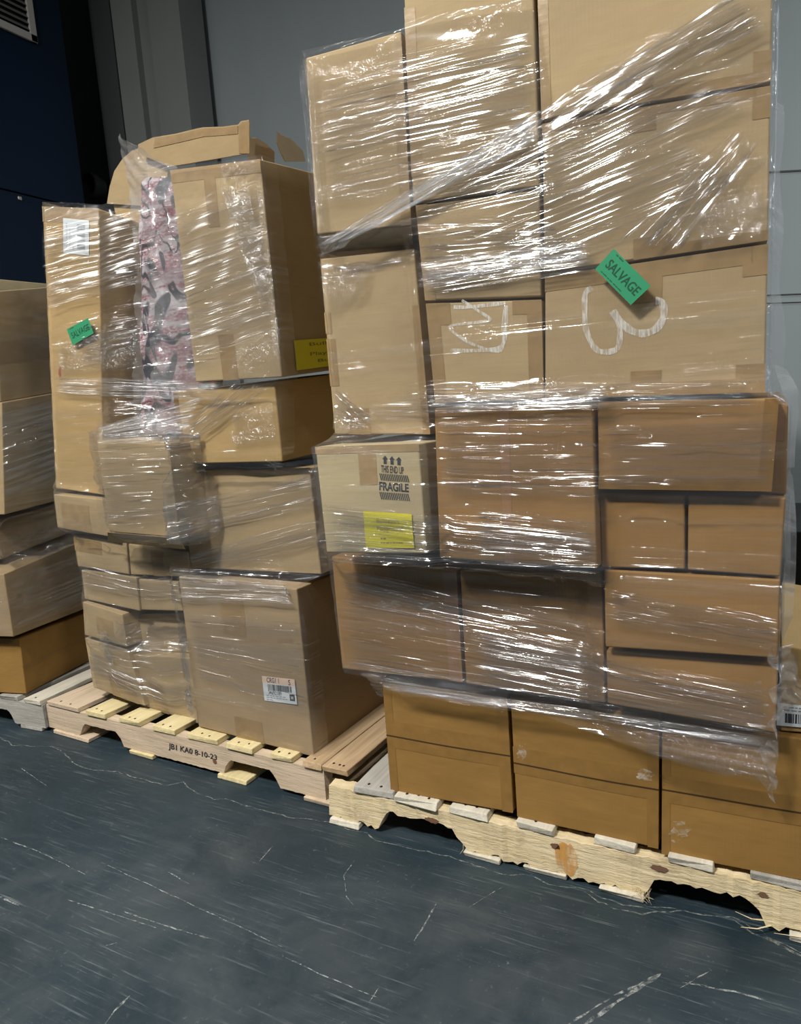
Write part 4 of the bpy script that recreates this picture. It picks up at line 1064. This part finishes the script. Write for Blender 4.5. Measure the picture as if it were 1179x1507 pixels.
for k, (px, w) in enumerate([([(380, 1270), (401, 1246)], .004), ([(248, 1284), (278, 1301)], .004), ([(-5, 1318), (28, 1333)], .006), ([(150, 1515), (168, 1488), (191, 1466)], .006), ([(835, 1508), (905, 1466), (973, 1433)], .005), ([(860, 1510), (915, 1470), (973, 1434)], .009),
    ([(1003, 1446), (1080, 1460), (1152, 1480)], .005), ([(610, 1386), (644, 1327)], .004), ([(522, 1266), (506, 1290), (510, 1320), (520, 1332)], .003), ([(178, 1340), (240, 1362), (310, 1382)], .004), ([(100, 1325), (180, 1350), (250, 1372)], .003), ([(30, 1130), (70, 1158)], .003),
    ([(690, 1335), (740, 1306)], .002), ([(1000, 1455), (1048, 1428)], .003), ([(420, 1410), (480, 1438), (560, 1470)], .003), ([(0, 1232), (60, 1255), (130, 1290)], .003), ([(150, 1270), (300, 1340), (420, 1396)], .003), ([(860, 1285), (955, 1305), (1000, 1320)], .002), ([(540, 1480), (560, 1450)], .003),
    ([(960, 1306), (1000, 1318)], .003), ([(155, 1392), (172, 1388)], .004)]):
    floor_line('floor_scratch', px, w, SCR, k + 50, .0012, .0009)

def wallmat(name, a, b, rough=.55):
    k = NT(name); o = k.objco(); n1 = k.noise(k.mapping(o, (1.2, 1.2, .5)), 1, 4, .6)
    k.principled(k.mix(k.ramp(n1, .3, .7), c4(a), c4(b)), rough, .3); return k.m
WALL = wallmat('pale_grey_wall_panel', (.225, .262, .278), (.262, .302, .318))
WY = 4.0
flat('wall_back', [(-9, WY, 0), (9, WY, 0), (9, WY, 7), (-9, WY, 7)], WALL)
FW = Frame(0, WY, 0)
DARKLINE = plain('dark_seam', (.05, .055, .06), .6)
def bar(name, q, thick, n, mat, kind=None, parent=None):
    o = slab(name, q, thick, n, mat, parent, Matrix())
    if kind: o['kind'] = kind
    return o
bar('trim_1', [FW.at(1120, 253, 0), FW.at(1500, 232, 0), FW.at(1500, 234.5, 0), FW.at(1120, 255.5, 0)], .004, FW.n, DARKLINE, 'structure')
bar('trim_2', [FW.at(1120, 434, 0), FW.at(1500, 420, 0), FW.at(1500, 421.5, 0), FW.at(1120, 435.5, 0)], .004, FW.n, DARKLINE, 'structure')
bar('trim_3', [FW.at(1120, 446, 0), FW.at(1500, 433, 0), FW.at(1500, 434, 0), FW.at(1120, 447, 0)], .004, FW.n, DARKLINE, 'structure')

# steel column in front of the wall, with its flanges
COLM = wallmat('grey_painted_steel', (.165, .178, .176), (.20, .213, .208), .45)
COLD = wallmat('dark_grey_steel', (.05, .055, .058), (.065, .07, .072), .5)
BLACK = plain('black_steel_and_shade', (.010, .012, .012), .5)  # black steel; also the painted-in dark of recess, gap and right-edge block
FC = Frame(0, 3.72, 0)
def post(name, xa, xb, off, depth, mat, parent, base, y=95, fr=FC, zt=6.5, xs=None):
    a, b = fr.at(xa, y, off), fr.at(xb, y, off); a.z = b.z = 0; t = Vector((0, 0, zt))
    A_ = [a + t, b + t, b, a]; d = fr.n * depth
    return mesh_obj(name, [p for p in A_] + [p + d for p in A_], [(0, 3, 2, 1), (4, 5, 6, 7), (0, 1, 5, 4), (1, 2, 6, 5), (2, 3, 7, 6), (3, 0, 4, 7)], mat, parent, base=base)
cb = Matrix(); cb.translation = Vector((FC.at(220, 95, 0).x, 3.72, 0))
colr = empty('steel_column', cb, 'grey painted steel column standing before the wall behind the middle load', 'column'); 
post('flange', 173, 203, 0, .22, COLM, colr, cb); post('web', 203, 226, .05, .12, COLM, colr, cb); post('flange', 226, 272, 0, .22, COLM, colr, cb)
cb2 = Matrix(); cb2.translation = Vector((FC.at(152, 95, .04).x, 3.76, 0))
dk = empty('steel_upright', cb2, 'dark grey steel upright between the blue cabinet and the grey column', 'post')
post('upright', 141, 171, .02, .18, COLD, dk, cb2); post('recess_shade_panel', 60, 141, .12, .08, BLACK, dk, cb2)  # black panel behind: the recess's shade put in as colour
cb3 = Matrix(); cb3.translation = Vector((FC.at(280, 95, .15).x, 3.9, 0))
gp = post('shadow_gap_strip', 273, 285, .22, .05, BLACK, None, Matrix()); gp['kind'] = 'structure'  # black strip painting in the shadow gap between column and wall
# round duct end low in the dark recess
rc = FC.at(137, 275, -.08); pb = Matrix(); pb.translation = rc
v, f = [], []
for j, (r, yy) in enumerate(((.088, 0), (.088, -.05), (.076, -.05), (.070, .06))):
    for k in range(28): v.append(rc + Vector((r * math.cos(k * 6.2832 / 28), yy, r * 1.0 * math.sin(k * 6.2832 / 28))))
    if j:
        for k in range(28): f.append(((j - 1) * 28 + k, (j - 1) * 28 + (k + 1) % 28, j * 28 + (k + 1) % 28, j * 28 + k))
f.append(tuple(range(84, 112)))
mesh_obj('round_port', v, f, plain('dark_rubber', (.03, .032, .034), .4), dk, base=cb2)['label'] = 'round black port'

# blue machine cabinet with a louvred vent, its side towards the loads
BX = -3.98
FBL = Frame(BX, 2.0, 90)
BLUE = wallmat('dark_blue_painted_steel', (.0012, .007, .021), (.0018, .009, .026), .42)
fe = FBL.at(105, 145, 0)          # its far edge
bb = Matrix(); bb.translation = Vector((BX - .6, fe.y - 1.2, 0))
blue = empty('machine_cabinet', bb, 'dark blue steel machine cabinet with a louvred vent, behind the left load', 'cabinet')
Y0, Y1 = fe.y - 2.6, fe.y
zs = FBL.at(60, 292, 0).z
def bx_(name, x0, x1, y0, y1, z0, z1, mat, parent, base):
    v = [(x0, y0, z0), (x1, y0, z0), (x1, y1, z0), (x0, y1, z0), (x0, y0, z1), (x1, y0, z1), (x1, y1, z1), (x0, y1, z1)]
    o = mesh_obj(name, v, [(3, 2, 1, 0), (4, 5, 6, 7), (0, 1, 5, 4), (1, 2, 6, 5), (2, 3, 7, 6), (3, 0, 4, 7)], mat, parent, base=base)
    md = o.modifiers.new('bevel', 'BEVEL'); md.width = .004; md.segments = 2; return o
bx_('lower_panel', BX - 1.1, BX, Y0, Y1, .02, zs - .004, BLUE, blue, bb)
bx_('upper_panel', BX - 1.1, BX, Y0, Y1, zs + .004, 5.6, BLUE, blue, bb)
bx_('body', BX - 1.09, BX - .02, Y0 + .02, Y1 - .02, .02, 5.5, BLACK, blue, bb)
bq = FBL.at(28, 287, 0); bx_('bolt', BX, BX + .008, bq.y - .012, bq.y + .012, bq.z - .03, bq.z - .008, plain('bright_bolt', (.5, .5, .48), .35, .5, .7), blue, bb)
# vent
q = [FBL.at(-60, -40, 0), FBL.at(40, -40, 0), FBL.at(54, 66, 0), FBL.at(-50, 32, 0)]
yb = FBL.at(54, 66, 0); vy1, vz0 = yb.y, yb.z; vy0, vz1 = vy1 - .75, vz0 + .7
VF = plain('pale_vent_frame', (.34, .33, .31), .5); VS = plain('vent_slats_grey', (.10, .10, .095), .5)
fw = .045
vr = mesh_obj('vent', [(BX + .001, vy0 + fw, vz0 + fw), (BX + .001, vy1 - fw, vz0 + fw), (BX + .001, vy1 - fw, vz1), (BX + .001, vy0 + fw, vz1)], [(0, 1, 2, 3)], BLACK, blue, base=bb)
for nm, a, b, c_, d_ in (('vent_frame', vy0, vy1, vz0, vz0 + fw), ('vent_frame', vy1 - fw, vy1, vz0, vz1), ('vent_frame', vy0, vy0 + fw, vz0, vz1)):
    o = bx_(nm, BX + .001, BX + .018, a, b, c_, d_, VF, blue, bb); o.parent = vr
zz = vz0 + fw + .012
while zz < vz1:
    y0_, y1_ = vy0 + fw, vy1 - fw
    o = mesh_obj('slat', [(BX + .003, y0_, zz + .022), (BX + .003, y1_, zz + .022), (BX + .016, y1_, zz), (BX + .016, y0_, zz)], [(0, 1, 2, 3)], VS, vr, base=bb); zz += .034

# black filler far right, for something dark and a brown box in shade
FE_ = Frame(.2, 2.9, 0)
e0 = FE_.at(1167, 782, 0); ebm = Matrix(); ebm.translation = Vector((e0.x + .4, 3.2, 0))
o = bx_('dark_filler', e0.x, e0.x + .9, 2.9, 3.6, 0, e0.z, BLACK, None, ebm)
tag(o, 'black crate in place of a shaded brown box at the right edge', 'filler')

# ------------------------------------------------------------------ light: the hall's overhead lamps, plus lamps added for streaks and the wall
def unseen_lamp(x, y, z, sx, sy, watts, col=(1, .965, .90), tilt=(0, 0, 0)):
    d = bpy.data.lights.new('unseen_light', 'AREA'); d.shape = 'RECTANGLE'; d.size = sx; d.size_y = sy; d.energy = watts; d.color = col
    o = bpy.data.objects.new('unseen_light', d); COL.objects.link(o); o.location = (x, y, z); o.rotation_euler = tilt
unseen_lamp(-5.3, -.25, 3.3, 2.4, .05, 85)  # added low strip, placed for film streaks on the middle load
unseen_lamp(-4.0, -1.6, 4.6, 1.8, .05, 55)  # added thin strip for film streaks on the right load
unseen_lamp(-2.6, -1.6, 4.6, .9, .05, 45)  # added thin strip, streaks at the right load's upper left
unseen_lamp(-1.6, -1.6, 4.6, .7, .5, 440)
unseen_lamp(.3, -1.6, 4.6, 1.6, .03, 24)  # added thin strip, streaks low on the right load
unseen_lamp(4.6, -1.1, 4.6, 2.4, .16, 230)
unseen_lamp(2.3, 3.3, 3.4, 1.2, .16, 100, (.90, .96, 1))  # added lamp behind the load, brightens the wall at right
W = bpy.data.worlds.new('hall'); S.world = W; W.use_nodes = True
W.node_tree.nodes['Background'].inputs[0].default_value = (.55, .62, .70, 1); W.node_tree.nodes['Background'].inputs[1].default_value = .095
S.view_settings.view_transform = 'Standard'; S.view_settings.look = 'None'; S.view_settings.gamma = 1; S.view_settings.exposure = -0.2
S.view_settings.use_curve_mapping = False
S.cycles.max_bounces = 24; S.cycles.transparent_max_bounces = 32; S.cycles.glossy_bounces = 4; S.cycles.diffuse_bounces = 4
S.cycles.sample_clamp_indirect = 6
